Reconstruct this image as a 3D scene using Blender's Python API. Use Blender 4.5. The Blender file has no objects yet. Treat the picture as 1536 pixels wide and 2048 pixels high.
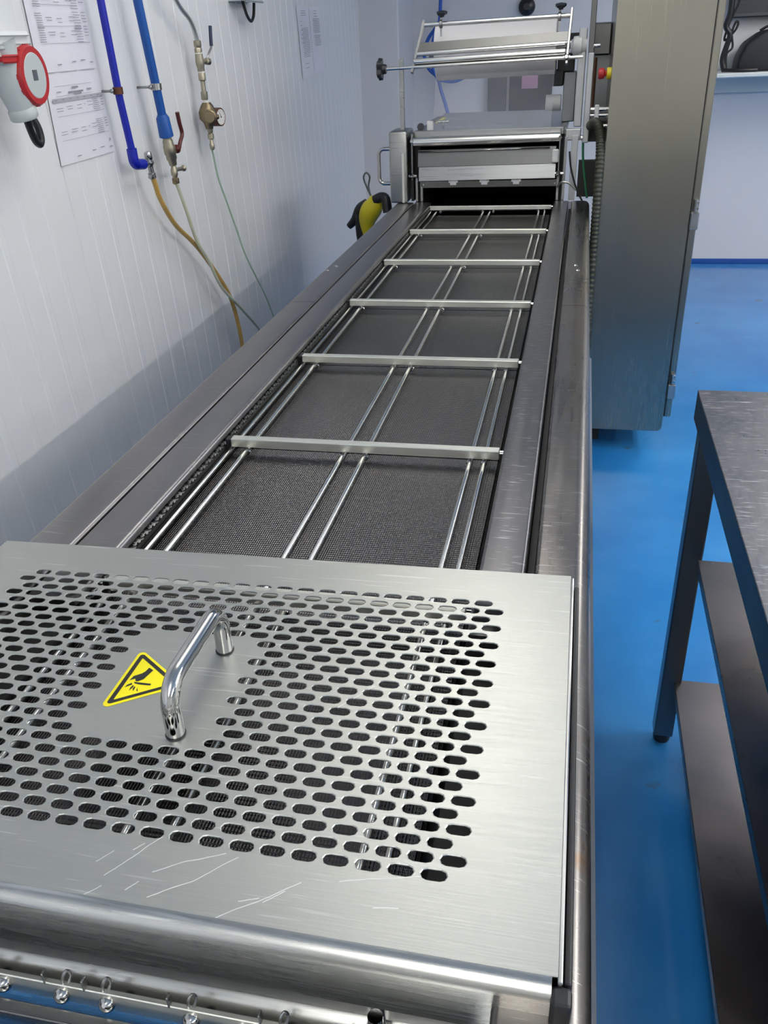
import bpy, bmesh, math, random
from mathutils import Vector, Matrix
random.seed(4)
PI = math.pi
SC = bpy.context.scene
COL = SC.collection

# ------------------------------------------------------------------ camera
def setup_camera():
    pit, yaw, roll = 0.51790154, 0.24166128, -0.05149757
    f, cx, cy = 1740.88, 768 - 32.44, 1024 + 47.03
    cp, sp = math.cos(pit), math.sin(pit); cz, sz = math.cos(roll), math.sin(roll)
    fw = Vector((0, cp, -sp)); up = Vector((0, sp, cp)); r = Vector((1, 0, 0))
    r2 = cz * r + sz * up; u2 = -sz * r + cz * up
    cyw, syw = math.cos(yaw), math.sin(yaw)
    Rz = Matrix(((cyw, syw, 0), (-syw, cyw, 0), (0, 0, 1))).transposed()
    r2, u2, b2 = Rz @ r2, Rz @ u2, Rz @ (-fw)
    cam = bpy.data.cameras.new('camera'); ob = bpy.data.objects.new('camera', cam); COL.objects.link(ob)
    m = Matrix((r2, u2, b2)).transposed().to_4x4(); m.translation = Vector((0, 0, 1.55))
    ob.matrix_world = m
    cam.sensor_fit = 'VERTICAL'; cam.sensor_height = 36.0
    cam.lens = f / 2048 * 36.0
    cam.shift_x = -(cx - 768) / 2048; cam.shift_y = (cy - 1024) / 2048
    cam.clip_start = 0.02
    SC.camera = ob
setup_camera()

# ------------------------------------------------------------------ world, exposure
W = bpy.data.worlds.new('world'); SC.world = W; W.use_nodes = True
W.node_tree.nodes['Background'].inputs[0].default_value = (0.85, 0.86, 0.86, 1)
W.node_tree.nodes['Background'].inputs[1].default_value = 0.15
SC.view_settings.view_transform = 'Standard'; SC.view_settings.look = 'None'
SC.view_settings.gamma = 1.0; SC.view_settings.exposure = 0.35
SC.view_settings.use_curve_mapping = False
SC.cycles.max_bounces = 8; SC.cycles.sample_clamp_indirect = 6.0; SC.cycles.sample_clamp_direct = 0
SC.cycles.use_denoising = True

# ceiling lamps: (x, y, half length, power, width, length axis)
LAMPS = [(-0.25, 2.5, 0.9, 3.2, 'y'), (2.3, 1.6, 1.3, 46, 'y'), (3.9, 1.2, 1.3, 36, 'y'),
         (-0.1, -1.6, 1.0, 16, 'y'), (2.3, -1.8, 1.0, 22, 'y'), (1.9, 5.0, 0.9, 26, 'y')]
UP = [20, 30, 22, 30, 24, 22]     # power of the upward fill lights, added to brighten the ceiling
CEIL = 2.75

# ------------------------------------------------------------------ materials
def nmat(name):
    m = bpy.data.materials.new(name); m.use_nodes = True
    return m, m.node_tree, m.node_tree.nodes['Principled BSDF']
def pbr(name, col, rough=0.5, metal=0.0, spec=0.5, noise=0.0, nscale=8.0, bump=0.0, emit=0, alpha=1.0, coat=0):
    m, t, b = nmat(name)
    b.inputs['Base Color'].default_value = (*col, 1); b.inputs['Roughness'].default_value = rough
    b.inputs['Metallic'].default_value = metal; b.inputs['Specular IOR Level'].default_value = spec
    b.inputs['Alpha'].default_value = alpha; b.inputs['Coat Weight'].default_value = coat
    if emit:
        b.inputs['Emission Color'].default_value = (*col, 1); b.inputs['Emission Strength'].default_value = emit
    if noise or bump:
        tc = t.nodes.new('ShaderNodeTexCoord'); n = t.nodes.new('ShaderNodeTexNoise')
        n.inputs['Scale'].default_value = nscale; n.inputs['Detail'].default_value = 6
        t.links.new(tc.outputs['Object'], n.inputs['Vector'])
        if noise:
            mx = t.nodes.new('ShaderNodeMix'); mx.data_type = 'RGBA'
            mx.inputs[6].default_value = (*[c * (1 - noise) for c in col], 1)
            mx.inputs[7].default_value = (*[min(1, c * (1 + noise)) for c in col], 1)
            t.links.new(n.outputs['Fac'], mx.inputs[0]); t.links.new(mx.outputs[2], b.inputs['Base Color'])
        if bump:
            bp = t.nodes.new('ShaderNodeBump'); bp.inputs['Strength'].default_value = bump; bp.inputs['Distance'].default_value = 0.002
            t.links.new(n.outputs['Fac'], bp.inputs['Height']); t.links.new(bp.outputs[0], b.inputs['Normal'])
    return m

def steel(name, col=(0.55, 0.56, 0.55), rough=0.32, brush=(4, 300, 300), bstr=0.12, rvar=0.1, cvar=0.12,
          scratch=0.0, sscale=1.0, aniso=0.0, stain=0.0, metal=1.0, cloud=3.0, srot=0.5):
    m, t, b = nmat(name); N = t.nodes; L = t.links
    tc = N.new('ShaderNodeTexCoord')
    mp = N.new('ShaderNodeMapping'); mp.inputs['Scale'].default_value = brush
    L.new(tc.outputs['Object'], mp.inputs['Vector'])
    n = N.new('ShaderNodeTexNoise'); n.inputs['Scale'].default_value = 1; n.inputs['Detail'].default_value = 3
    L.new(mp.outputs[0], n.inputs['Vector'])
    n2 = N.new('ShaderNodeTexNoise'); n2.inputs['Scale'].default_value = cloud; n2.inputs['Detail'].default_value = 5
    L.new(tc.outputs['Object'], n2.inputs['Vector'])
    r = N.new('ShaderNodeMapRange'); r.inputs['To Min'].default_value = max(0.03, rough - rvar); r.inputs['To Max'].default_value = rough + rvar
    add = N.new('ShaderNodeMath'); add.operation = 'ADD'
    ml = N.new('ShaderNodeMath'); ml.operation = 'MULTIPLY'; ml.inputs[1].default_value = 0.5
    L.new(n.outputs['Fac'], add.inputs[0]); L.new(n2.outputs['Fac'], add.inputs[1]); L.new(add.outputs[0], ml.inputs[0])
    L.new(ml.outputs[0], r.inputs['Value']); r.inputs['From Min'].default_value = 0.3; r.inputs['From Max'].default_value = 0.7
    mx = N.new('ShaderNodeMix'); mx.data_type = 'RGBA'
    mx.inputs[6].default_value = (*[c * (1 - cvar) for c in col], 1); mx.inputs[7].default_value = (*[min(1, c * (1 + cvar)) for c in col], 1)
    L.new(r.outputs[0], b.inputs['Roughness'])
    f = N.new('ShaderNodeMapRange'); f.inputs['From Min'].default_value = 0.3; f.inputs['From Max'].default_value = 0.7
    L.new(ml.outputs[0], f.inputs['Value']); L.new(f.outputs[0], mx.inputs[0])
    out = mx.outputs[2]; h = n.outputs['Fac']
    if scratch:
        acc = None
        for i, (ang, sc_) in enumerate(((srot, 1.0), (srot + 0.35, 1.4), (srot - 0.5, 0.8))):
            m2 = N.new('ShaderNodeMapping'); m2.inputs['Rotation'].default_value = (0, 0, ang)
            m2.inputs['Scale'].default_value = (9 * sscale * sc_, 190 * sscale * sc_, 9 * sscale * sc_); m2.inputs['Location'].default_value = (i * 3.3, i, 0)
            L.new(tc.outputs['Object'], m2.inputs['Vector'])
            sn = N.new('ShaderNodeTexNoise'); sn.inputs['Scale'].default_value = 1; sn.inputs['Detail'].default_value = 1.0
            L.new(m2.outputs[0], sn.inputs['Vector'])
            th = N.new('ShaderNodeMapRange'); th.inputs['From Min'].default_value = 0.70; th.inputs['From Max'].default_value = 0.77
            L.new(sn.outputs['Fac'], th.inputs['Value'])
            if acc is None: acc = th.outputs[0]
            else:
                a = N.new('ShaderNodeMath'); a.operation = 'MAXIMUM'; L.new(acc, a.inputs[0]); L.new(th.outputs[0], a.inputs[1]); acc = a.outputs[0]
        sc = N.new('ShaderNodeMath'); sc.operation = 'MULTIPLY'; sc.inputs[1].default_value = scratch; L.new(acc, sc.inputs[0])
        m3 = N.new('ShaderNodeMix'); m3.data_type = 'RGBA'; L.new(sc.outputs[0], m3.inputs[0]); L.new(out, m3.inputs[6])
        m3.inputs[7].default_value = (0.95, 0.95, 0.93, 1); out = m3.outputs[2]
        ra = N.new('ShaderNodeMath'); ra.operation = 'MULTIPLY_ADD'; ra.inputs[1].default_value = 0.3; L.new(sc.outputs[0], ra.inputs[0]); L.new(r.outputs[0], ra.inputs[2])
        L.new(ra.outputs[0], b.inputs['Roughness'])
    if stain:
        sn = N.new('ShaderNodeTexNoise'); sn.inputs['Scale'].default_value = 14; sn.inputs['Detail'].default_value = 8; sn.inputs['Roughness'].default_value = .7
        L.new(tc.outputs['Object'], sn.inputs['Vector'])
        th = N.new('ShaderNodeMapRange'); th.inputs['From Min'].default_value = 0.60; th.inputs['From Max'].default_value = 0.74; th.inputs['To Max'].default_value = stain
        L.new(sn.outputs['Fac'], th.inputs['Value'])
        m4 = N.new('ShaderNodeMix'); m4.data_type = 'RGBA'; L.new(th.outputs[0], m4.inputs[0]); L.new(out, m4.inputs[6])
        m4.inputs[7].default_value = (0.22, 0.12, 0.05, 1); out = m4.outputs[2]
    L.new(out, b.inputs['Base Color'])
    b.inputs['Metallic'].default_value = metal
    b.inputs['Anisotropic'].default_value = aniso
    bp = N.new('ShaderNodeBump'); bp.inputs['Strength'].default_value = bstr; bp.inputs['Distance'].default_value = 0.0004
    L.new(h, bp.inputs['Height']); L.new(bp.outputs[0], b.inputs['Normal'])
    return m

def add_scratches(m, segs, w=.00035):
    t = m.node_tree; N = t.nodes; L = t.links; b = N['Principled BSDF']
    tc = N.new('ShaderNodeTexCoord'); nz = N.new('ShaderNodeTexNoise'); nz.inputs['Scale'].default_value = 40
    L.new(tc.outputs['Object'], nz.inputs['Vector'])
    wob = N.new('ShaderNodeVectorMath'); wob.operation = 'MULTIPLY_ADD'; wob.inputs[1].default_value = (.004, .004, 0)
    L.new(nz.outputs['Color'], wob.inputs[0]); L.new(tc.outputs['Object'], wob.inputs[2])
    fl = N.new('ShaderNodeVectorMath'); fl.operation = 'MULTIPLY'; fl.inputs[1].default_value = (1, 1, 0); L.new(wob.outputs[0], fl.inputs[0])
    acc = None
    def vm(op, a, bb):
        k = N.new('ShaderNodeVectorMath'); k.operation = op
        for i, q in enumerate((a, bb)):
            if isinstance(q, tuple): k.inputs[i].default_value = q
            else: L.new(q, k.inputs[i])
        return k
    for (xa, ya, xb, yb) in segs:
        A = Vector((xa, ya, 0)); B = Vector((xb, yb, 0)); d = B - A; Ln = d.length; d.normalize()
        rel = vm('SUBTRACT', fl.outputs[0], tuple(A + Vector((.002, .002, 0))))
        dt = vm('DOT_PRODUCT', rel.outputs[0], tuple(d))
        cl = N.new('ShaderNodeClamp'); cl.inputs['Max'].default_value = Ln; L.new(dt.outputs['Value'], cl.inputs['Value'])
        sc = N.new('ShaderNodeVectorMath'); sc.operation = 'SCALE'; sc.inputs[0].default_value = tuple(d); L.new(cl.outputs[0], sc.inputs['Scale'])
        df = vm('DISTANCE', rel.outputs[0], sc.outputs[0])
        if acc is None: acc = df.outputs['Value']
        else:
            mn = N.new('ShaderNodeMath'); mn.operation = 'MINIMUM'; L.new(acc, mn.inputs[0]); L.new(df.outputs['Value'], mn.inputs[1]); acc = mn.outputs[0]
    r = N.new('ShaderNodeMapRange'); r.inputs['From Min'].default_value = w * 1.6; r.inputs['From Max'].default_value = w * .5; r.inputs['To Max'].default_value = .8
    L.new(acc, r.inputs['Value'])
    src = b.inputs['Base Color'].links[0].from_socket
    mx = N.new('ShaderNodeMix'); mx.data_type = 'RGBA'; L.new(r.outputs[0], mx.inputs[0]); L.new(src, mx.inputs[6]); mx.inputs[7].default_value = (1, 1, .97, 1)
    L.new(mx.outputs[2], b.inputs['Base Color'])
    rs = b.inputs['Roughness'].links[0].from_socket
    ad = N.new('ShaderNodeMath'); ad.operation = 'MULTIPLY_ADD'; ad.inputs[1].default_value = .35; L.new(r.outputs[0], ad.inputs[0]); L.new(rs, ad.inputs[2]); L.new(ad.outputs[0], b.inputs['Roughness'])

M = {}
M['cover'] = steel('brushed_cover_steel', (0.465, 0.47, 0.44), 0.41, (14, 520, 60), 0.20, 0.06, 0.06, scratch=0.3, sscale=1.2, srot=0.9)
add_scratches(M['cover'], [(x0 + .35, y0 - .64, x1 + .35, y1 - .64) for x0, y0, x1, y1 in ((-0.3284, 0.4039, -0.2990, 0.4478), (-0.2858, 0.3920, -0.2558, 0.4121), (-0.2558, 0.4121, -0.2290, 0.4397), (-0.2914, 0.4137, -0.2723, 0.4270), (-0.2723, 0.4270, -0.2401, 0.4417), (-0.3411, 0.4162, -0.3323, 0.4284), (-0.2289, 0.3817, -0.2051, 0.4002), (-0.2051, 0.4002, -0.1723, 0.4247), (-0.3057, 0.3946, -0.2981, 0.4036), (-0.1966, 0.4036, -0.1825, 0.4153), (-0.1435, 0.4318, -0.0769, 0.4496), (-0.1124, 0.4137, -0.0945, 0.4163), (-0.2148, 0.4003, -0.2008, 0.4065), (-0.3169, 0.4320, -0.3097, 0.4396), (-0.3353, 0.3855, -0.3264, 0.3946), (-0.20, 0.62, -0.165, 0.665))])
M['cover_lip'] = steel('cover_lip_steel', (0.48, 0.48, 0.46), 0.27, (10, 300, 300), 0.1, 0.05, 0.06, scratch=0.4, sscale=0.8)
M['chrome'] = steel('polished_steel', (0.47, 0.465, 0.455), 0.07, (20, 20, 20), 0.02, 0.03, 0.04)
M['rod'] = steel('bright_rod_steel', (0.78, 0.77, 0.74), 0.14, (3, 3, 3), 0.0, 0.02, 0.03)
M['bar'] = steel('bright_bar_steel', (0.76, 0.76, 0.69), 0.42, (6, 300, 300), 0.1, 0.08, 0.08)
M['deck'] = steel('deck_plate_steel', (0.26, 0.25, 0.25), 0.34, (60, 4, 60), 0.1, 0.06, 0.10, scratch=0.12)
M['deck_worn'] = steel('worn_plate_steel', (0.175, 0.17, 0.175), 0.33, (60, 4, 60), 0.1, 0.07, 0.10, scratch=0.5, sscale=2.6, srot=0.8)
M['rail'] = steel('rail_steel', (0.20, 0.185, 0.175), 0.30, (80, 5, 80), 0.15, 0.08, 0.14, scratch=0.3, sscale=3.0, stain=0.85)
M['body'] = steel('body_steel', (0.28, 0.29, 0.30), 0.35, (200, 200, 5), 0.08, 0.06, 0.08)
M['cabinet'] = steel('cabinet_steel', (0.32, 0.30, 0.25), 0.26, (260, 260, 4), 0.02, 0.03, 0.04, cloud=1.2)
M['table'] = steel('table_top_steel', (0.26, 0.25, 0.255), 0.34, (200, 60, 60), 0.3, 0.08, 0.14, scratch=0.7, sscale=2.4, srot=0.5, cloud=22)
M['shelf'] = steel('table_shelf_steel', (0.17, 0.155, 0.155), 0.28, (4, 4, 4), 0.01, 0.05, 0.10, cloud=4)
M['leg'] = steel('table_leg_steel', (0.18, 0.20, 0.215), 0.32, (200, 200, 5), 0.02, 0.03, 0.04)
M['apron'] = steel('shaded_apron_steel', (0.06, 0.07, 0.075), 0.35, (60, 4, 60), 0.02, 0.03, 0.04)  # shade of the side facing the machine is put into this colour
M['unit'] = steel('unit_steel', (0.38, 0.38, 0.37), 0.30, (5, 200, 200), 0.08, 0.06, 0.08)
M['unit_dark'] = steel('unit_dark_steel', (0.17, 0.17, 0.165), 0.33, (5, 200, 200), 0.08, 0.06, 0.08)
M['alu'] = pbr('aluminium_profile', (0.55, 0.56, 0.56), 0.38, 0.85, noise=.08, nscale=20)
M['brass'] = steel('nickel_brass', (0.42, 0.38, 0.29), 0.46, (40, 40, 40), 0.2, 0.1, 0.2)
M['bronze'] = steel('dark_bronze', (0.24, 0.19, 0.12), 0.42, (40, 40, 40), 0.3, 0.1, 0.2)
M['black'] = pbr('black_plastic', (0.012, 0.012, 0.014), 0.38, noise=.2)
M['rubber'] = pbr('black_rubber', (0.010, 0.010, 0.011), 0.45)
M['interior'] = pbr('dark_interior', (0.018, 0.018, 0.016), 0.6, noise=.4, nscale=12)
M['blue_pipe'] = pbr('cobalt_pipe', (0.004, 0.014, 0.36), 0.36, noise=.06)
M['blue_pipe2'] = pbr('azure_pipe', (0.003, 0.075, 0.33), 0.42, noise=.06)
M['blue_hose'] = pbr('blue_air_hose', (0.01, 0.10, 0.5), 0.35)
M['red_brown'] = pbr('dark_red_coating', (0.085, 0.012, 0.010), 0.35)
M['clamp_brown'] = pbr('rusty_clamp', (0.12, 0.045, 0.025), 0.5, 0.5, noise=.4, nscale=60)
M['red'] = pbr('red_plastic', (0.46, 0.02, 0.025), 0.42, noise=.06)
M['yellow'] = pbr('yellow_plastic', (0.72, 0.60, 0.02), 0.42)
M['grey_plastic'] = pbr('grey_plastic', (0.50, 0.54, 0.54), 0.42)
M['white_plastic'] = pbr('white_plastic', (0.72, 0.73, 0.74), 0.4)
M['slate'] = pbr('slate_print', (0.10, 0.11, 0.13), 0.5)
M['paper'] = pbr('glossy_paper', (0.80, 0.78, 0.84), 0.3, noise=.03, nscale=12)
M['print'] = pbr('grey_print', (0.27, 0.27, 0.31), 0.6)
M['print_band'] = pbr('grey_band', (0.42, 0.42, 0.46), 0.6)
M['sticker'] = pbr('yellow_sticker', (1.0, 0.86, 0.0), 0.4)
M['ink'] = pbr('black_ink', (0.012, 0.012, 0.012), 0.4)
M['ptfe'] = pbr('white_tape', (0.85, 0.85, 0.78), 0.5)
M['face'] = pbr('dial_white', (0.75, 0.73, 0.72), 0.4)
M['cord'] = pbr('grey_cord', (0.12, 0.13, 0.13), 0.5)
M['green'] = pbr('green_wire', (0.01, 0.12, 0.05), 0.4)
M['olive'] = pbr('olive_hose', (0.028, 0.029, 0.016), 0.45, noise=.2, nscale=30)
M['copper'] = pbr('brown_tube', (0.09, 0.035, 0.015), 0.4)
M['screen'] = pbr('dark_screen', (0.018, 0.02, 0.03), 0.25)
M['charcoal'] = pbr('charcoal_panel', (0.045, 0.048, 0.055), 0.35)
M['bag'] = pbr('black_fabric', (0.012, 0.012, 0.016), 0.6, noise=.3, nscale=30)
M['pink'] = pbr('pink_label', (0.45, 0.22, 0.34), 0.5)
M['ledge'] = pbr('pale_ledge', (0.60, 0.63, 0.62), 0.35)
M['roll'] = pbr('film_roll_white', (0.78, 0.76, 0.77), 0.38, noise=.02, nscale=60)
M['wall'] = pbr('white_wall_panel', (0.78, 0.785, 0.80), 0.34, noise=.02, nscale=3, coat=0.1)
M['wall_back'] = pbr('white_painted_wall', (0.66, 0.655, 0.68), 0.45, noise=.03, nscale=2.5)
M['ceiling'] = pbr('ceiling_white', (0.80, 0.79, 0.76), 0.6)
M['wall_far'] = pbr('warm_white_wall', (0.66, 0.63, 0.56), 0.5)
M['cove'] = pbr('blue_cove', (0.004, 0.065, 0.32), 0.3)

def floor_mat():
    m, t, b = nmat('blue_epoxy_floor'); N = t.nodes; L = t.links
    tc = N.new('ShaderNodeTexCoord')
    n = N.new('ShaderNodeTexNoise'); n.inputs['Scale'].default_value = 1.6; n.inputs['Detail'].default_value = 7; n.inputs['Roughness'].default_value = .55
    L.new(tc.outputs['Object'], n.inputs['Vector'])
    r = N.new('ShaderNodeValToRGB'); r.color_ramp.elements[0].position = .3; r.color_ramp.elements[1].position = .72
    r.color_ramp.elements[0].color = (0.010, 0.16, 0.47, 1); r.color_ramp.elements[1].color = (0.045, 0.26, 0.60, 1)
    L.new(n.outputs['Fac'], r.inputs['Fac'])
    s = N.new('ShaderNodeTexNoise'); s.inputs['Scale'].default_value = 9; s.inputs['Detail'].default_value = 3
    L.new(tc.outputs['Object'], s.inputs['Vector'])
    th = N.new('ShaderNodeMapRange'); th.inputs['From Min'].default_value = .68; th.inputs['From Max'].default_value = .74; th.inputs['To Max'].default_value = .6
    L.new(s.outputs['Fac'], th.inputs['Value'])
    mx = N.new('ShaderNodeMix'); mx.data_type = 'RGBA'; L.new(th.outputs[0], mx.inputs[0]); L.new(r.outputs[0], mx.inputs[6])
    mx.inputs[7].default_value = (0.05, 0.10, 0.10, 1); L.new(mx.outputs[2], b.inputs['Base Color'])
    rr = N.new('ShaderNodeMapRange'); rr.inputs['To Min'].default_value = .08; rr.inputs['To Max'].default_value = .30
    L.new(n.outputs['Fac'], rr.inputs['Value']); L.new(rr.outputs[0], b.inputs['Roughness'])
    bp = N.new('ShaderNodeBump'); bp.inputs['Strength'].default_value = .15; bp.inputs['Distance'].default_value = .003
    n3 = N.new('ShaderNodeTexNoise'); n3.inputs['Scale'].default_value = 5; L.new(tc.outputs['Object'], n3.inputs['Vector'])
    L.new(n3.outputs['Fac'], bp.inputs['Height']); L.new(bp.outputs[0], b.inputs['Normal'])
    return m
M['floor'] = floor_mat()

def tray_mat():
    # embossed stainless tray: fine diamond relief
    m, t, b = nmat('embossed_tray_steel'); N = t.nodes; L = t.links
    tc = N.new('ShaderNodeTexCoord'); sp = N.new('ShaderNodeSeparateXYZ'); L.new(tc.outputs['Object'], sp.inputs[0])
    def mth(op, a, bb=None):
        k = N.new('ShaderNodeMath'); k.operation = op
        for i, v in enumerate((a, bb)):
            if v is None: continue
            if isinstance(v, (int, float)): k.inputs[i].default_value = v
            else: L.new(v, k.inputs[i])
        return k.outputs[0]
    P = 2 * PI / 0.0066
    u = mth('SINE', mth('MULTIPLY', mth('ADD', sp.outputs[0], mth('MULTIPLY', sp.outputs[1], 0.6)), P))
    v = mth('SINE', mth('MULTIPLY', mth('SUBTRACT', sp.outputs[0], mth('MULTIPLY', sp.outputs[1], 0.6)), P))
    h = mth('MULTIPLY', u, v)
    bp = N.new('ShaderNodeBump'); bp.inputs['Strength'].default_value = .5; bp.inputs['Distance'].default_value = .0009
    L.new(h, bp.inputs['Height']); L.new(bp.outputs[0], b.inputs['Normal'])
    n = N.new('ShaderNodeTexNoise'); n.inputs['Scale'].default_value = 5; L.new(tc.outputs['Object'], n.inputs['Vector'])
    r = N.new('ShaderNodeMapRange'); r.inputs['To Min'].default_value = .12; r.inputs['To Max'].default_value = .18
    L.new(n.outputs['Fac'], r.inputs['Value']); L.new(r.outputs[0], b.inputs['Roughness'])
    b.inputs['Base Color'].default_value = (0.115, 0.11, 0.11, 1); b.inputs['Metallic'].default_value = 1
    return m
M['tray'] = tray_mat()

def clear_mat(name, col, alpha, rough):
    m, t, b = nmat(name); N = t.nodes; L = t.links
    out = N['Material Output']; tr = N.new('ShaderNodeBsdfTransparent'); mx = N.new('ShaderNodeMixShader')
    b.inputs['Base Color'].default_value = (*col, 1); b.inputs['Roughness'].default_value = rough
    n = N.new('ShaderNodeTexNoise'); n.inputs['Scale'].default_value = 6; tc = N.new('ShaderNodeTexCoord'); L.new(tc.outputs['Object'], n.inputs['Vector'])
    r = N.new('ShaderNodeMapRange'); r.inputs['To Min'].default_value = alpha * .8; r.inputs['To Max'].default_value = min(1, alpha * 1.2)
    L.new(n.outputs['Fac'], r.inputs['Value']); L.new(r.outputs[0], mx.inputs[0])
    L.new(tr.outputs[0], mx.inputs[1]); L.new(b.outputs[0], mx.inputs[2]); L.new(mx.outputs[0], out.inputs[0])
    return m
M['film'] = clear_mat('translucent_film', (0.62, 0.64, 0.70), 0.25, 0.25)
M['hose_tan'] = pbr('amber_hose', (0.50, 0.31, 0.085), 0.35, noise=.35, nscale=18)
M['hose_clear'] = pbr('milky_hose', (0.55, 0.56, 0.42), 0.3, noise=.12, nscale=14)
M['hose_thin'] = pbr('pale_green_tube', (0.36, 0.50, 0.38), 0.3)

# ------------------------------------------------------------------ mesh helpers
def new(): return bmesh.new()
def box(bm, x0, x1, y0, y1, z0, z1, bev=0.0, seg=1):
    r = bmesh.ops.create_cube(bm, size=1.0)
    vs = r['verts']
    for v in vs:
        v.co = Vector((x0 + (v.co.x + .5) * (x1 - x0), y0 + (v.co.y + .5) * (y1 - y0), z0 + (v.co.z + .5) * (z1 - z0)))
    if bev:
        es = list({e for v in vs for e in v.link_edges})
        bmesh.ops.bevel(bm, geom=es, offset=bev, segments=seg, affect='EDGES', profile=0.5)
    return vs
def frame(d):
    d = Vector(d).normalized(); a = Vector((0, 0, 1)) if abs(d.z) < .9 else Vector((1, 0, 0))
    u = d.cross(a).normalized(); return u, d.cross(u).normalized()
def obox(bm, p0, p1, w, t, up=(0, 0, 1), bev=0.0):
    """bar from p0 to p1, width w (across), thickness t (along up)"""
    p0, p1 = Vector(p0), Vector(p1); d = (p1 - p0); Ln = d.length; d.normalize()
    up = Vector(up); side = d.cross(up).normalized(); up2 = side.cross(d).normalized()
    vs = box(bm, -Ln / 2, Ln / 2, -w / 2, w / 2, -t / 2, t / 2)
    m = Matrix((d, side, up2)).transposed().to_4x4(); m.translation = (p0 + p1) / 2
    es = list({e for v in vs for e in v.link_edges})
    for v in vs: v.co = m @ v.co
    if bev: bmesh.ops.bevel(bm, geom=es, offset=bev, segments=2, affect='EDGES', profile=.5)
def lathe(bm, p0, axis, prof, n=20, caps=True):
    p0 = Vector(p0); ax = Vector(axis).normalized(); u, w = frame(ax); rings = []
    for (h, r) in prof:
        rings.append([bm.verts.new(p0 + ax * h + (u * math.cos(2 * PI * k / n) + w * math.sin(2 * PI * k / n)) * max(r, 1e-5)) for k in range(n)])
    for a, b in zip(rings, rings[1:]):
        for k in range(n):
            f = bm.faces.new((a[k], a[(k + 1) % n], b[(k + 1) % n], b[k])); f.smooth = True
    if caps:
        bm.faces.new(list(reversed(rings[0]))); bm.faces.new(rings[-1])
def cyl(bm, p0, p1, r, n=16, ch=0.0):
    p0, p1 = Vector(p0), Vector(p1); L = (p1 - p0).length
    pr = [(0, r), (L, r)] if not ch else [(0, r - ch), (ch, r), (L - ch, r), (L, r - ch)]
    lathe(bm, p0, p1 - p0, pr, n)
def smooth_path(pts, k=6):
    P = [Vector(p) for p in pts]; out = []
    Q = [P[0]] + P + [P[-1]]
    for i in range(1, len(Q) - 2):
        a, b, c, d = Q[i - 1:i + 3]
        for j in range(k):
            t = j / k
            out.append(.5 * ((2 * b) + (c - a) * t + (2 * a - 5 * b + 4 * c - d) * t * t + (3 * b - a - 3 * c + d) * t ** 3))
    out.append(P[-1]); return out
def tube(bm, pts, r, n=12, smooth=0):
    P = smooth_path(pts, smooth) if smooth else [Vector(p) for p in pts]
    prev = None; rings = []; u = None
    for i, p in enumerate(P):
        d = (P[min(i + 1, len(P) - 1)] - P[max(i - 1, 0)]).normalized()
        if u is None: u, w = frame(d)
        else:
            u = (u - d * u.dot(d)).normalized(); w = d.cross(u)
        rr = r(i / (len(P) - 1)) if callable(r) else r
        rings.append([bm.verts.new(p + (u * math.cos(2 * PI * k / n) + w * math.sin(2 * PI * k / n)) * rr) for k in range(n)])
    for a, b in zip(rings, rings[1:]):
        for k in range(n):
            f = bm.faces.new((a[k], a[(k + 1) % n], b[(k + 1) % n], b[k])); f.smooth = True
    bm.faces.new(list(reversed(rings[0]))); bm.faces.new(rings[-1])
def arc_path(pts, rad, seg=8):
    """polyline with rounded corners"""
    P = [Vector(p) for p in pts]; out = [P[0]]
    for a, b, c in zip(P, P[1:], P[2:]):
        d1 = (a - b).normalized(); d2 = (c - b).normalized()
        ang = d1.angle(d2); L = rad / math.tan(ang / 2); s = b + d1 * L; e = b + d2 * L
        cen = b + (d1 + d2).normalized() * (rad / math.sin(ang / 2))
        for k in range(seg + 1):
            t = k / seg; v = (s - cen).lerp(e - cen, t).normalized() * rad; out.append(cen + v)
    out.append(P[-1]); return out
def prism(bm, poly, z0, z1):
    """poly of (x,y)"""
    a = [bm.verts.new((x, y, z0)) for x, y in poly]; b = [bm.verts.new((x, y, z1)) for x, y in poly]; n = len(poly)
    for k in range(n): bm.faces.new((a[k], a[(k + 1) % n], b[(k + 1) % n], b[k]))
    bm.faces.new(list(reversed(a))); bm.faces.new(b)
def extrude_profile(bm, prof, y0, y1, closed=True, smooth=False):
    """prof of (x,z) swept along y"""
    a = [bm.verts.new((x, y0, z)) for x, z in prof]; b = [bm.verts.new((x, y1, z)) for x, z in prof]; n = len(prof)
    for k in range(n if closed else n - 1):
        f = bm.faces.new((a[k], a[(k + 1) % n], b[(k + 1) % n], b[k])); f.smooth = smooth
    if closed: bm.faces.new(a); bm.faces.new(list(reversed(b)))

def link_bm(name, bm, mat, parent=None, root=(0, 0, 0), smooth=None):
    if name != 'perforated_sheet': bmesh.ops.recalc_face_normals(bm, faces=bm.faces)
    o = Vector(root)
    if o.length: bmesh.ops.translate(bm, verts=bm.verts, vec=-o)
    me = bpy.data.meshes.new(name); bm.to_mesh(me); bm.free()
    if mat: me.materials.append(mat)
    ob = bpy.data.objects.new(name, me); COL.objects.link(ob)
    if parent is not None: ob.parent = parent
    else: ob.location = o
    if smooth:
        for p in me.polygons: p.use_smooth = True
    if smooth or any(p.use_smooth for p in me.polygons):
        fl = [p.use_smooth for p in me.polygons]; me.set_sharp_from_angle(angle=smooth or .75)
        me.polygons.foreach_set('use_smooth', fl)
    return ob
def tag(o, label=None, cat=None, group=None, kind=None):
    if label: o['label'] = label
    if cat: o['category'] = cat
    if group: o['group'] = group
    if kind: o['kind'] = kind
    return o
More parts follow.
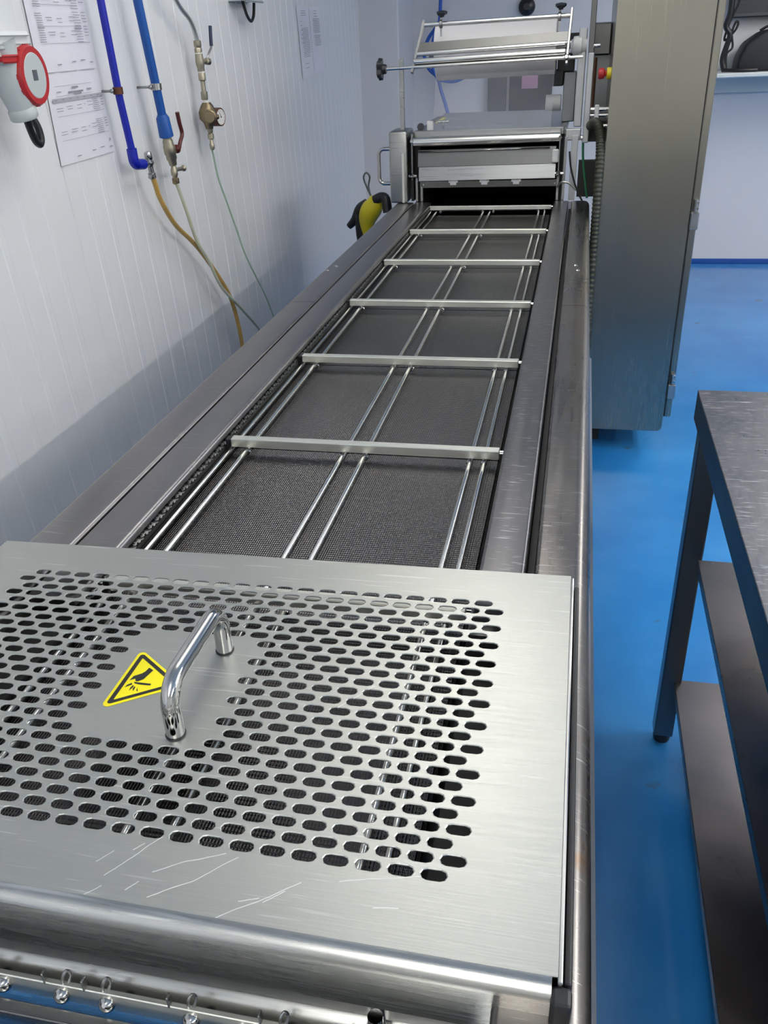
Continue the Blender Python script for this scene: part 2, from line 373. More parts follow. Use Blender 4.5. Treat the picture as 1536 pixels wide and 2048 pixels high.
class Thing:
    def __init__(s, name, loc, label, cat, group=None):
        s.e = bpy.data.objects.new(name, None); COL.objects.link(s.e); s.e.location = loc; s.loc = Vector(loc)
        s.e.empty_display_size = .05
        tag(s.e, label, cat, group)
    def part(s, name, bm, mat, parent=None, label=None, smooth=None, kind=None):
        o = link_bm(name, bm, mat, parent or s.e, s.loc, smooth)
        if label: o['label'] = label
        if kind: o['kind'] = kind
        return o
def one(name, bm, mat, loc, label, cat, group=None, smooth=None):
    return tag(link_bm(name, bm, mat, None, loc, smooth), label, cat, group)
def struct(name, bm, mat, loc=(0, 0, 0), smooth=None):
    return tag(link_bm(name, bm, mat, None, loc, smooth), kind='structure')

# left wall coordinates: s along the wall, z up, off from its face
WD = Vector((-.0373, 1, 0)).normalized(); WN = Vector((WD.y, -WD.x, 0))
def wp(s, z, off=0.0): return Vector((-1.31, 2.3, 0)) + WD * s + WN * off + Vector((0, 0, z))

# ------------------------------------------------------------------ setting
XR, YB, YN = 4.9, 6.95, -3.2
bm = new(); box(bm, -1.75, XR + .1, YN - .1, YB + .1, -.06, 0); struct('floor', bm, M['floor'])
bm = new(); box(bm, -1.75, XR + .1, YN - .1, YB + .1, CEIL, CEIL + .06); struct('ceiling', bm, M['ceiling'])
bm = new(); box(bm, -1.75, XR + .1, YB, YB + .1, 0, CEIL); struct('wall_back', bm, M['wall_back'])
bm = new(); box(bm, XR, XR + .1, YN, YB, 0, CEIL); struct('wall_right', bm, M['wall_far'])
bm = new(); box(bm, -1.75, XR + .1, YN - .1, YN, 0, CEIL); struct('wall_front', bm, M['wall_far'])
bm = new(); box(bm, -1.19, XR, YB - .012, YB + .01, 0, .035, .004); struct('baseboard_back', bm, M['cove'])
bm = new(); box(bm, -1.70, -1.20, 6.40, YB + .02, 0, CEIL, .01, 2); struct('trim_1', bm, M['wall_back'])

# left wall: backing slab and sandwich panels with shallow ribs
bm = new()
a, b_, c, d = wp(-5.5, 0, -.03), wp(4.25, 0, -.03), wp(4.25, 0, -.10), wp(-5.5, 0, -.10)
lo = [bm.verts.new(v) for v in (a, b_, c, d)]; hi = [bm.verts.new(v + Vector((0, 0, CEIL))) for v in (a, b_, c, d)]
for k in range(4): bm.faces.new((lo[k], lo[(k + 1) % 4], hi[(k + 1) % 4], hi[k]))
bm.faces.new(lo); bm.faces.new(hi)
wall_left = struct('wall_left', bm, M['wall'])
LEAN = -0.10
def wall_panel(s0, s1):
    prof = [(s0 + .0015, -.03), (s0 + .0015, -.003), (s0 + .004, 0)]
    k = 1
    while s0 + k * .112 < s1 - .03:
        g = s0 + k * .112
        prof += [(g - .032, 0), (g - .027, .0016), (g - .005, .0016), (g, -.0002)]
        k += 1
    prof += [(s1 - .004, 0), (s1 - .0015, -.003), (s1 - .0015, -.03)]
    bm = new(); n = len(prof)
    A = [bm.verts.new(wp(s + LEAN * (0 - 1.2), 0, o)) for s, o in prof]
    B = [bm.verts.new(wp(s + LEAN * (CEIL - 1.2), CEIL, o)) for s, o in prof]
    for k in range(n): bm.faces.new((A[k], A[(k + 1) % n], B[(k + 1) % n], B[k]))
    bm.faces.new(A); bm.faces.new(B)
    return link_bm('wall_panel', bm, M['wall'], wall_left)
s = -0.09 + 1.12 * -4
for s0, s1 in [(-.09 + 1.12 * k, -.09 + 1.12 * (k + 1)) for k in range(-4, 3)] + [(-.09 + 1.12 * 3, 4.16)]:
    wall_panel(s0, s1)

# ceiling lamps
def ceiling_light(i, x, y, hl, pw, where):
    t = Thing('ceiling_light', (x, y, CEIL), where, 'lamp', 'ceiling lights')
    bm = new(); box(bm, x - .06, x + .06, y - hl - .03, y + hl + .03, CEIL - .32, CEIL - .29, .006); h = t.part('housing', bm, M['white_plastic'])
    for dy in (-hl * .8, hl * .8):
        bm = new(); cyl(bm, (x, y + dy, CEIL - .295), (x, y + dy, CEIL), .004, 6); t.part('hanger', bm, M['white_plastic'])
    L = bpy.data.lights.new('tube_and_fill_light', 'AREA'); L.shape = 'RECTANGLE'; L.size = .10; L.size_y = 2 * hl; L.energy = UP[i]; L.color = (1.0, .97, .91)  # upward fill light, added on top of the housing to brighten the ceiling
    o = bpy.data.objects.new('tube_and_fill_light', L); COL.objects.link(o); o.parent = t.e; o.location = (0, 0, -.286); o.rotation_euler = (PI, 0, 0)
    L = bpy.data.lights.new('tube_and_fill_light', 'AREA'); L.shape = 'RECTANGLE'; L.size = .10; L.size_y = 2 * hl; L.energy = pw; L.color = (1.0, 0.985, 0.95)
    o = bpy.data.objects.new('tube_and_fill_light', L); COL.objects.link(o); o.parent = t.e; o.location = (0, 0, -.324)
wh = ['long ceiling light above the machine line', 'long ceiling light over the steel table', 'long ceiling light beside the right wall',
      'ceiling light behind the viewpoint over the line', 'ceiling light behind the viewpoint by the table', 'ceiling light over the far blue floor']
for i, (x, y, hl, pw, ax) in enumerate(LAMPS): ceiling_light(i, x, y, hl, pw, wh[i])

# ------------------------------------------------------------------ packaging machine
ZD = .96
mc = Thing('packaging_machine', (-.33, 1.9, 0), 'long stainless steel packaging machine with open conveyor bed between side rails', 'machine')
YE = 3.72
def rounded_plate(bm, x0, x1, y0, y1, z, drop_l, drop_r, rl=.008, rr=.008, th=.003):
    """folded sheet: top at z, sides dropping, rounded bends"""
    pr = []
    pr.append((x0, z - drop_l))
    for k in range(6):
        a_ = PI - k / 5 * PI / 2; pr.append((x0 + rl + rl * math.cos(a_), z - rl + rl * math.sin(a_)))
    for k in range(6):
        a_ = PI / 2 - k / 5 * PI / 2; pr.append((x1 - rr + rr * math.cos(a_), z - rr + rr * math.sin(a_)))
    pr.append((x1, z - drop_r)); pr.append((x1 - th, z - drop_r)); pr.append((x1 - th, z - .03)) if drop_r > .03 else None
    pr.append((x0 + th, z - .03)) if drop_l > .03 else None
    pr.append((x0 + th, z - drop_l))
    extrude_profile(bm, pr, y0, y1)
SEAM = 2.19
for y0, y1 in ((-.15, SEAM - .001), (SEAM + .001, YE)):
    bm = new(); rounded_plate(bm, -.722, -.650, y0, y1, ZD, .10, .025, .010, .007); mc.part('outer_rail', bm, M['deck'], smooth=.6, label='left outer rail cover, grey folded steel')
for y0, y1 in ((-.15, SEAM - .001), (SEAM + .001, YE)):
    bm = new(); rounded_plate(bm, -.020, .050, y0, y1, ZD, .025, .10, .006, .022); mc.part('outer_rail', bm, M['rail'], smooth=.6, label='right outer rail cover, worn with brown stains')
bm = new(); rounded_plate(bm, -.644, -.579, .80, YE, ZD, .022, .0115, .003, .009); mc.part('guide_plate', bm, M['deck'], smooth=.6)
bm = new(); rounded_plate(bm, -.089, -.031, .80, YE, ZD, .03, .024, .005, .006); mc.part('guide_plate', bm, M['deck_worn'], smooth=.6, label='right guide plate with fine scratches')
# seam edges / bolts
for (x, y) in ((-.693, 2.588), (-.706, 2.536), (.009, 2.612), (.016, 2.552)):
    bm = new(); lathe(bm, (x, y, ZD - .001), (0, 0, 1), [(0, .0075), (.002, .0075), (.004, .004)], 12); mc.part('bolt', bm, M['chrome'])
# chassis
bm = new(); box(bm, -.705, -.655, .44, YE, .70, .925); box(bm, -.012, .035, .44, YE, .70, .925); mc.part('side_beam', bm, M['body'])
bm = new(); box(bm, -.705, .036, .46, YE + .03, .25, .80, .006); mc.part('lower_housing', bm, M['body'])
bm = new(); box(bm, .0365, .066, .30, SEAM + .1, .30, .80, .006); mc.part('side_panel', bm, M['body'])
for x in (-.66, -.01):
    for y in (.6, 2.1, 3.5):
        bm = new(); box(bm, x - .025, x + .025, y - .025, y + .025, .03, .26); f = mc.part('leg', bm, M['leg'])
        bm = new(); lathe(bm, (x, y, 0), (0, 0, 1), [(0, .03), (.012, .03), (.03, .015)], 14); mc.part('foot', bm, M['rubber'], f)
# side channels under gaps
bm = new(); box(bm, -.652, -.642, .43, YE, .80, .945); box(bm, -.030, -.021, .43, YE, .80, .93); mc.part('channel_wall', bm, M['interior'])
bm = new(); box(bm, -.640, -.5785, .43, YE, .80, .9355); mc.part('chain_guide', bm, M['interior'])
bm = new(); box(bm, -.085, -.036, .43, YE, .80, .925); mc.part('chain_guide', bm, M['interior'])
# embossed trays, one per index
BARS = [1.325 - .467 * 2, 1.325 - .467, 1.325, 1.786, 2.249, 2.722, 3.20, 3.684]
ys = [.44] + [b + .032 for b in BARS[1:-1]] + [3.755]
for y0, y1 in zip(ys, ys[1:]):
    bm = new()
    pr = [(-.5745, .917), (-.573, .9185), (-.100, .9185), (-.098, .917), (-.098, .912), (-.5745, .912)]
    extrude_profile(bm, pr, y0 + .002, y1 - .002)
    # folded-up front edge and rear edge
    mc.part('tray', bm, M['tray'])
bm = new(); box(bm, -.5745, -.097, .43, 3.76, .895, .9105); mc.part('tray_support', bm, M['interior'])
# support rods
for x, x2 in ((-.568, -.574), (-.535, -.551), (-.365, -.361), (-.323, -.335), (-.145, -.143), (-.121, -.120)):
    bm = new(); cyl(bm, (x, .40, .928), (x2, 3.71, .928), .0042, 10, .0005); mc.part('support_rod', bm, M['rod'], label='thin bright round support rod')
# left rail strip beside the first rod, seen as a dark slit edge
bm = new(); box(bm, -.5755, -.5738, .43, 3.72, .912, .930); mc.part('edge_strip', bm, M['unit_dark'])
# cross bars
for i, y in enumerate(BARS[1:]):
    bm = new()
    xl = -.564 - .0025 * i
    box(bm, xl, -.096, y - .0005, y + .017, .9345, .950, .0012)
    r = mc.part('cross_bar', bm, M['bar'], label='flat bright steel cross bar over the rods')
    bm = new()
    cyl(bm, (-.097, y + .008, .943), (-.089, y + .008, .943), .005, 12, .001)
    mc.part('end_pin', bm, M['chrome'], r)
    bm = new(); box(bm, xl - .010, xl + .001, y + .001, y + .015, .928, .948, .001)
    mc.part('end_block', bm, M['black'], r)
    for x in (-.535, -.365, -.322, -.145, -.121):
        bm = new(); cyl(bm, (x - .0, y - .006, .928), (x, y + .001, .928), .0052, 10, .001); mc.part('rod_clip', bm, M['chrome'], r)
# roller chain left, links
lk = new()
P = .0125
for sg in (1, -1):
    pts = [(.0042 * math.cos(t), sg * P * .36 + .0047 * math.sin(t)) for t in [2 * PI * k / 10 for k in range(10)]]
    prism(lk, pts, 0, .003); lathe(lk, (0, sg * P * .36, .003), (0, 0, 1), [(0, .0019), (.0016, .0013)], 6)
prism(lk, [(-.0028, -P * .36), (.0028, -P * .36), (.0028, P * .36), (-.0028, P * .36)], 0, .0029)
lk_me = bpy.data.meshes.new('chain_link'); bmesh.ops.recalc_face_normals(lk, faces=lk.faces); lk.to_mesh(lk_me); lk.free(); lk_me.materials.append(M['unit_dark'])
nl = int((3.70 - .80) / P)
for i in range(nl):
    o = bpy.data.objects.new('chain_link', lk_me); COL.objects.link(o); o.parent = mc.e
    o.location = Vector((-.583, .81 + i * P, .9365 + (.003 if i % 2 else 0))) - mc.loc
    o.rotation_euler = (0, math.radians(30), math.radians(4 if i % 2 else -4))
# bolt heads down in the right slot
for k in range(14):
    bm = new(); lathe(bm, (-.0265, .95 + k * .2, .918), (0, 0, 1), [(0, .0035), (.003, .003)], 8); mc.part('slot_bolt', bm, M['chrome'])

# front end of the machine under the lip
def fx(name, bm, m, **k): return mc.part(name, bm, m, **k)
bm = new(); cyl(bm, (-.63, .412, .845), (-.03, .412, .845), .036, 32, .002); fx('end_roller', bm, M['cover_lip'])
bm = new(); cyl(bm, (-.63, .300, .872), (-.03, .300, .872), .020, 24, .002); fx('end_roller', bm, M['cover_lip'])
bm = new(); box(bm, -.64, -.02, .3685, .3735, .862, .884, .0008); cb = fx('chain_bar', bm, M['bar'])
bm = new(); box(bm, -.64, -.02, .3485, .3600, .850, .866, .0008); fx('carrier_bar', bm, M['unit'])
for x in (-.4265, -.372, -.331, -.257, -.215, -.14, -.1):
    bm = new(); lathe(bm, (x, .3685, .872), (0, -.75, .65), [(0, .0075), (.003, .0073), (.0055, .005), (.0068, .002)], 16); mc.part('rivet', bm, M['chrome'], cb)
for x in (-.445, -.373, -.337, -.262, -.185, -.115):
    bm = new()
    tube(bm, smooth_path([(x + .003, .371, .880), (x + .003, .372, .889), (x + .0055, .376, .8935), (x + .0085, .376, .890), (x + .007, .372, .884)], 4), .0014, 8)
    box(bm, x - .014, x - .012, .368, .374, .882, .895, .0005)
    mc.part('clip', bm, M['unit'], cb)
for x in (-.44, -.366, -.323, -.25, -.18):
    bm = new(); cyl(bm, (x, .392, .852), (x, .372, .868), .0045, 10); mc.part('pin', bm, M['black'], cb)
bm = new(); box(bm, -.64, -.02, .378, .384, .905, .945, .001); fx('inner_lip', bm, M['unit'])
bm = new(); box(bm, -.64, -.02, -.60, .340, .838, .843, .001); fx('infeed_reflector', bm, M['unit'])  # plate added toward the viewpoint so the lip reflects grey steel
bm = new(); cyl(bm, (-.105, .372, .90), (-.105, .372, .918), .006, 14); cyl(bm, (-.105, .372, .895), (-.105, .372, .903), .009, 6); fx('bolt', bm, M['chrome'])

# ------------------------------------------------------------------ perforated cover
ZC = .985
cv = Thing('safety_cover', (-.35, .64, ZD), 'brushed steel safety cover with rows of slots, folded front lip and bow handle', 'cover')
CX0, CX1, CY0, CY1 = -.716, .024, .384, .893
PX, PY, NX = .02628, .01553, 22
XR0 = -.0725; YR0 = .4512
def skew(x, y): return y + .0214 * (x + .10) * (y - .45) / .375 + (.004 * (y - .45) / .375)
def perforated():
    bm = new(); z1, z0 = ZC, ZC - .0015
    def v(x, y, z): return bm.verts.new((x, skew(x, y), z))
    def quad(xa, xb, ya, yb):
        if xb - xa < 1e-6: return
        q = [v(xa, ya, z1), v(xb, ya, z1), v(xb, yb, z1), v(xa, yb, z1)]; bm.faces.new(q)
        q = [v(xa, ya, z0), v(xb, ya, z0), v(xb, yb, z0), v(xa, yb, z0)]; bm.faces.new(list(reversed(q)))
    def slot(cx, cy):
        xa, xb, ya, yb = cx - PX / 2, cx + PX / 2, cy - PY / 2, cy + PY / 2
        hl, r = .0104, .0051; K = 5
        def ring(rr, ext, z):
            out = []
            for sx, a0 in ((1, -PI / 2), (-1, PI / 2)):
                for k in range(K):
                    a_ = a0 + PI * k / (K - 1)
                    out.append(v(cx + sx * (hl - r) + rr * math.cos(a_), cy + rr * math.sin(a_), z))
            return out
        # outer boundary points matched to ring order
        yy = [ya, ya + (yb - ya) * .25, cy, yb - (yb - ya) * .25, yb]
        def outer(z):
            o = []
            o.append(v(cx + hl - r, ya, z)); o.append(v(xb, ya, z)); o.append(v(xb, cy, z)); o.append(v(xb, yb, z)); o.append(v(cx + hl - r, yb, z))
            o.append(v(cx - hl + r, yb, z)); o.append(v(xa, yb, z)); o.append(v(xa, cy, z)); o.append(v(xa, ya, z)); o.append(v(cx - hl + r, ya, z))
            return o
        O1 = outer(z1); R1 = ring(r + .0009, 0, z1); R2 = ring(r, 0, z1 - .0006); R3 = ring(r, 0, z0); O0 = outer(z0)
        n = 2 * K
        for A_, B_, sm in ((O1, R1, 0), (R1, R2, 0), (R2, R3, 0), (R3, O0, 0)):
            for k in range(n): bm.faces.new((A_[k], A_[(k + 1) % n], B_[(k + 1) % n], B_[k]))
    xl_min = XR0 + PX / 2 + 0 - 0
    xR = XR0 + PX; xL = XR0 - PX * 21 - PX
    for r in range(25):
        cy = YR0 + r * PY; ya, yb = cy - PY / 2, cy + PY / 2
        odd = r % 2
        nslot = 23 if odd else 22; x0 = XR0 + (PX / 2 if odd else 0)
        xr = x0 + PX / 2
        quad(xr, CX1, ya, yb)
        quad(CX0, x0 - (nslot - 1) * PX - PX / 2, ya, yb)
        for k in range(nslot):
            cx = x0 - k * PX
            blank = 7 <= r <= 17 and ((10 <= k <= 15) if odd else (9 <= k <= 14))
            if odd and blank and k == 15: blank = False
            if blank: quad(cx - PX / 2, cx + PX / 2, ya, yb)
            else: slot(cx, cy)
    quad(CX0, CX1, CY0, YR0 - PY / 2); quad(CX0, CX1, YR0 + 24.5 * PY, CY1)
    bmesh.ops.remove_doubles(bm, verts=bm.verts, dist=.00002)
    return bm
sheet = cv.part('perforated_sheet', perforated(), M['cover'])
# front lip: rounded bend then vertical face
bm = new(); rb = .013
prof = []
for k in range(9):
    a_ = PI / 2 + k / 8 * PI / 2; prof.append((CY0 + rb * math.cos(a_) , ZC - rb + rb * math.sin(a_)))
prof.append((CY0 - rb, .931)); prof.append((CY0 - rb + .0015, .931))
for k in range(9):
    a_ = PI - k / 8 * PI / 2; prof.append((CY0 + (rb - .0015) * math.cos(a_), ZC - rb + (rb - .0015) * math.sin(a_)))
A = [bm.verts.new((CX0, skew(CX0, y) if z > ZC - .002 else skew(CX0, y), z)) for y, z in prof]
B = [bm.verts.new((CX1 - .004, skew(CX1, y), z)) for y, z in prof]
for k in range(len(prof)):
    f = bm.faces.new((A[k], A[(k + 1) % len(prof)], B[(k + 1) % len(prof)], B[k])); f.smooth = True
bm.faces.new(A); bm.faces.new(B)
cv.part('front_lip', bm, M['cover_lip'], smooth=.7)
# side flanges
bm = new(); box(bm, CX1 - .0005, CX1 + .0035, CY0 - .006, CY1 + .004, .962, ZC + .0002, .0012, 2); cv.part('side_flange', bm, M['chrome'])
bm = new(); box(bm, CX1 + .0045, CX1 + .010, CY0 - .002, CY1 - .004, .960, ZC - .006, .002, 2); cv.part('seal_strip', bm, M['rubber'], label='dark strip beside the right edge')
bm = new(); box(bm, CX0 - .003, CX0 + .0005, CY0, CY1 - .01, .961, ZC, .001); cv.part('side_flange', bm, M['cover_lip'])
# black block painting the shade of the opening at the lip's right end
bm = new(); box(bm, CX1 - .0045, CX1 + .010, CY0 - .020, CY0 - .004, .944, ZC - .004, .003, 2); cv.part('opening_shade', bm, M['black'])
bm = new(); box(bm, CX1 - .0045, CX1 + .010, CY0 - .021, CY0 - .012, .9405, .9435, .001); cv.part('end_tab', bm, M['chrome'])
# bow handle
hx = -.337
bm = new(); tube(bm, arc_path([(hx, .566, ZC), (hx, .566, 1.041), (hx, .698, 1.041), (hx, .698, ZC)], .026, 12), .0092, 24)
hd = cv.part('handle', bm, M['chrome'], label='polished bow handle')
for y in (.566, .698):
    bm = new(); lathe(bm, (hx, y, ZC), (0, 0, 1), [(0, .0100), (.0015, .0100)], 24); cv.part('washer', bm, M['black'], hd)
# warning sticker
def rtri(p, rad, seg=6):
    P3 = [Vector((x, y, 0)) for x, y in p]; out = []
    for i in range(3):
        a_, b2, c_ = P3[i - 1], P3[i], P3[(i + 1) % 3]
        pp = arc_path([a_, b2, c_], rad, seg)[1:-1]; out += [(q.x, q.y) for q in pp]
    return out
tc = Vector((-.4010, .6357))
def tri(sz):
    return [(tc.x - .0270 * sz, tc.y + .0490 * sz), (tc.x - .0270 * sz, tc.y - .0490 * sz), (tc.x + .043 * sz, tc.y - .001 * sz)]
bm = new(); prism(bm, rtri(tri(1.0), .005), ZC + .0001, ZC + .0004)
st = cv.part('warning_sticker', bm, M['sticker'], label='yellow triangular cutting hazard sticker')
def ring_poly(bm, outer, inner, z0, z1):
    n = len(outer); a = [bm.verts.new((*p, z1)) for p in outer]; b = [bm.verts.new((*p, z1)) for p in inner]
    for k in range(n): bm.faces.new((a[k], a[(k + 1) % n], b[(k + 1) % n], b[k]))
bm = new(); ring_poly(bm, rtri(tri(.875), .003), rtri(tri(.70), .0006), ZC, ZC + .0006); cv.part('border', bm, M['ink'], st)
bm = new()
for poly in ([(-.4057, .6557), (-.3996, .6523), (-.4034, .637), (-.4075, .6328), (-.4102, .6325), (-.4125, .6362), (-.4175, .6328), (-.4160, .6400), (-.4092, .6455), (-.4069, .6494)],
             [(-.4115, .6312), (-.3922, .6312), (-.3922, .6284), (-.4046, .6281), (-.4100, .6290)],
             [(-.4130, .6295), (-.4115, .6268), (-.4175, .6212), (-.4165, .6256)],
             [(-.4102, .6265), (-.4084, .6240), (-.4105, .6170), (-.4112, .6223)],
             [(-.4076, .6252), (-.4060, .6225), (-.4060, .6170), (-.4081, .6211)],
             [(-.4045, .6245), (-.4034, .6220), (-.4008, .6175), (-.4030, .6187)]):
    vs = [bm.verts.new((x, y, ZC + .0006)) for x, y in poly]; bm.faces.new(vs)
cv.part('hand_pictogram', bm, M['ink'], st)

# ------------------------------------------------------------------ control cabinet on the right
cb2 = Thing('control_cabinet', (.25, 3.9, 0), 'tall brushed steel control cabinet beside the machine with side door', 'cabinet')
def rr_poly(x0, x1, z0, z1, rads, seg=6):
    out = []
    for (cx, cz, r, a0) in ((x0 + rads[0], z0 + rads[0], rads[0], PI), (x1 - rads[1], z0 + rads[1], rads[1], 1.5 * PI), (x1 - rads[2], z1 - rads[2], rads[2], 0), (x0 + rads[3], z1 - rads[3], rads[3], PI / 2)):
        for k in range(seg + 1): out.append((cx + r * math.cos(a0 + k / seg * PI / 2), cz + r * math.sin(a0 + k / seg * PI / 2)))
    return out
bm = new(); extrude_profile(bm, rr_poly(.088, .402, .10, 1.98, (.004, .022, .004, .004)), 3.48, 4.25)
cb2.part('housing', bm, M['cabinet'], smooth=.5)
bm = new(); box(bm, .4055, .430, 3.476, 4.25, .165, 1.98, .003); cb2.part('door', bm, M['cabinet'])
bm = new(); box(bm, .402, .406, 3.482, 4.24, .165, 1.98); cb2.part('door_seal', bm, M['rubber'])
for z in (.30, .95):
    bm = new(); box(bm, .404, .434, 3.462, 3.479, z - .055, z + .005, .003); cyl(bm, (.418, 3.466, z + .010), (.418, 3.466, z + .05), .008, 12)
    h = cb2.part('hinge', bm, M['unit'])
    bm = new()
    for dz in (.02, .04): lathe(bm, (.424, 3.462, z + dz), (0, -1, 0), [(0, .005), (.004, .004)], 10)
    cb2.part('hinge_screw', bm, M['chrome'], h)
bm = new(); box(bm, .11, .16, 3.60, 4.15, .0, .101); cb2.part('plinth', bm, M['interior'])
bm = new(); lathe(bm, (.0885, 3.62, 1.405), (-1, 0, 0), [(0, .019), (.013, .019), (.015, .016)], 20); es = cb2.part('emergency_stop', bm, M['yellow'], label='emergency stop with yellow collar')
bm = new(); lathe(bm, (.0735, 3.62, 1.405), (-1, 0, 0), [(0, .009), (.006, .010), (.010, .017), (.022, .019), (.028, .016), (.030, .006)], 20); cb2.part('button', bm, M['red'], es, label='red mushroom button')

# ------------------------------------------------------------------ work table right
TX0, TX1, TY0, TY1 = .267, .97, .12, 1.785
tb = Thing('work_table', (.6, .95, 0), 'stainless steel work table with scratched top and two lower shelves', 'table')
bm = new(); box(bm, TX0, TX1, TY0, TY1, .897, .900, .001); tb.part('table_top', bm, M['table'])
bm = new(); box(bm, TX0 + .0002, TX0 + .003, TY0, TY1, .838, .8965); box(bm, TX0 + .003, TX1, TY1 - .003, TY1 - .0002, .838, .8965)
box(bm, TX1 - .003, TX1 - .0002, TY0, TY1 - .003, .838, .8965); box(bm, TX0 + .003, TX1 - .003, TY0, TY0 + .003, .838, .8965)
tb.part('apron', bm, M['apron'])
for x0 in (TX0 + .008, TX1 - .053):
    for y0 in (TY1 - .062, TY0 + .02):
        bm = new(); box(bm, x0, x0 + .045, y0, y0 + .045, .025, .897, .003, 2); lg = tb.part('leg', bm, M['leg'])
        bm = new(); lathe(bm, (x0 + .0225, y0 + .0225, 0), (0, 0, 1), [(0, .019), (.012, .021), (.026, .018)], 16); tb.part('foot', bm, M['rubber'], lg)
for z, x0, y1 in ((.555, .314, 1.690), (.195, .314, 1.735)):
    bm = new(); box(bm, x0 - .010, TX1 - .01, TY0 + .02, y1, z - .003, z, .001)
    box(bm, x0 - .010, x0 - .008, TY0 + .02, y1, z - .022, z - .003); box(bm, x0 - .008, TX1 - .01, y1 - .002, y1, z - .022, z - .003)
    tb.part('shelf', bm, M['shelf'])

# ------------------------------------------------------------------ film sealing station
YS = 3.75
sl = Thing('sealing_station', (-.36, 4.2, ZD), 'steel film sealing station at the far end of the conveyor bed', 'machine')
# lower tunnel
bm = new(); box(bm, -.70, .03, 3.77, 4.72, .25, .80, .006); sl.part('base', bm, M['body'])
for x in (-.65, -.02):
    for y in (3.83, 4.63):
        bm = new(); box(bm, x - .03, x + .03, y - .03, y + .03, 0, .25); sl.part('leg', bm, M['leg'])
bm = new(); box(bm, -.655, -.635, 3.80, 4.72, .80, 1.21); box(bm, -.085, -.065, 3.80, 4.72, .80, 1.21); box(bm, -.655, -.065, 4.70, 4.72, .80, 1.21); box(bm, -.655, -.065, 3.90, 4.70, 1.00, 1.02)
sl.part('tunnel', bm, M['interior'])
bm = new(); box(bm, -.665, -.055, 3.80, 4.74, 1.19, 1.215, .004); sl.part('top_tray', bm, M['unit'])
bm = new(); box(bm, -.655, -.065, 3.765, 3.80, 1.195, 1.222, .003); sl.part('tray_front', bm, M['unit'])
bm = new(); box(bm, -.60, -.12, 3.84, 4.1, .86, .895, .003); box(bm, -.57, -.38, 3.80, 4.2, .90, .918, .003); box(bm, -.34, -.14, 3.80, 4.2, .90, .918, .003); sl.part('lower_die', bm, M['unit_dark'])
bm = new(); cyl(bm, (-.652, 3.735, 1.184), (-.075, 3.735, 1.190), .0165, 28, .002); sl.part('front_roller', bm, M['rod'])
for x in (-.655, -.078):
    bm = new(); obox(bm, (x, 3.735, 1.215), (x, 3.735, 1.045), .03, .004, (1, 0, 0), .001); pl = sl.part('side_plate', bm, M['unit'])
    bm = new(); lathe(bm, (x, 3.718, 1.062), (0, -1, 0), [(0, .010), (.008, .010), (.018, .004)], 14); cyl(bm, (x - .012, 3.714, 1.062), (x + .02, 3.714, 1.062), .006, 10); sl.part('knurled_screw', bm, M['chrome'], pl)
    bm = new(); lathe(bm, (x, 3.72, 1.19), (0, -1, 0), [(0, .008), (.004, .006)], 12); sl.part('screw', bm, M['chrome'], pl)
bm = new(); obox(bm, (-.635, 3.748, 1.122), (-.092, 3.748, 1.126), .062, .003, (0, -1, .25)); sl.part('upper_plate', bm, M['unit_dark'])
bm = new(); cyl(bm, (-.632, 3.742, 1.148), (-.115, 3.742, 1.153), .003, 8); sl.part('film_rod', bm, M['chrome'])
bm = new(); obox(bm, (-.628, 3.728, 1.066), (-.090, 3.728, 1.070), .050, .003, (0, -1, .35), .0012); sl.part('lower_plate', bm, M['unit'])
bm = new(); box(bm, -.628, -.078, 3.738, 3.752, 1.012, 1.038, .001); lb = sl.part('bottom_bar', bm, M['unit_dark'])
for x in (-.491, -.366, -.240):
    bm = new(); prism(bm, [(-.019, .0), (.019, .0), (.019, .008), (.012, .010), (.012, .018), (-.012, .018), (-.012, .010), (-.019, .008)], 0, .006)
    for v in bm.verts: v.co = Vector((x + v.co.x, 3.737 - v.co.z, 1.041 - v.co.y))
    sl.part('white_tab', bm, M['white_plastic'], lb)
for x in (-.612, -.09):
    bm = new(); lathe(bm, (x, 3.738, 1.025), (0, -1, 0), [(0, .005), (.004, .004)], 10); sl.part('screw', bm, M['chrome'], lb)
bm = new(); box(bm, -.105, -.080, 3.722, 3.736, 1.100, 1.148, .004); sl.part('latch', bm, M['white_plastic'])
for x, zt in ((-.640, 1.05), (-.620, 1.02), (-.078, 1.05), (-.056, 1.19)):
    bm = new(); box(bm, x - .005, x + .005, 3.735, 3.750, ZD, zt, .001); sl.part('post', bm, M['unit'])
bm = new(); box(bm, -.034, -.010, 3.735, 3.765, ZD, 1.193, .001); sl.part('post', bm, M['alu'])
# left guard column with grab handle
gd = Thing('guard_column', (-.70, 3.73, ZD), 'left steel guard column with grab handle beside the sealing station', 'guard')
bm = new(); box(bm, -.744, -.672, 3.70, 3.86, ZD + .001, 1.228, .008, 3); gd.part('housing', bm, M['unit'], smooth=.6)
bm = new(); box(bm, -.692, -.682, 3.688, 3.7, ZD + .003, 1.15, .002); gd.part('edge_strip', bm, M['bar'])
bm = new(); tube(bm, arc_path([(-.744, 3.74, 1.162), (-.795, 3.74, 1.162), (-.795, 3.74, 1.032), (-.744, 3.74, 1.032)], .022, 8), .0075, 14); gd.part('grab_handle', bm, M['chrome'])
bm = new(); box(bm, -.665, -.655, 3.75, 3.80, ZD + .001, 1.2, 0); gd.part('inner_wall', bm, M['interior'])
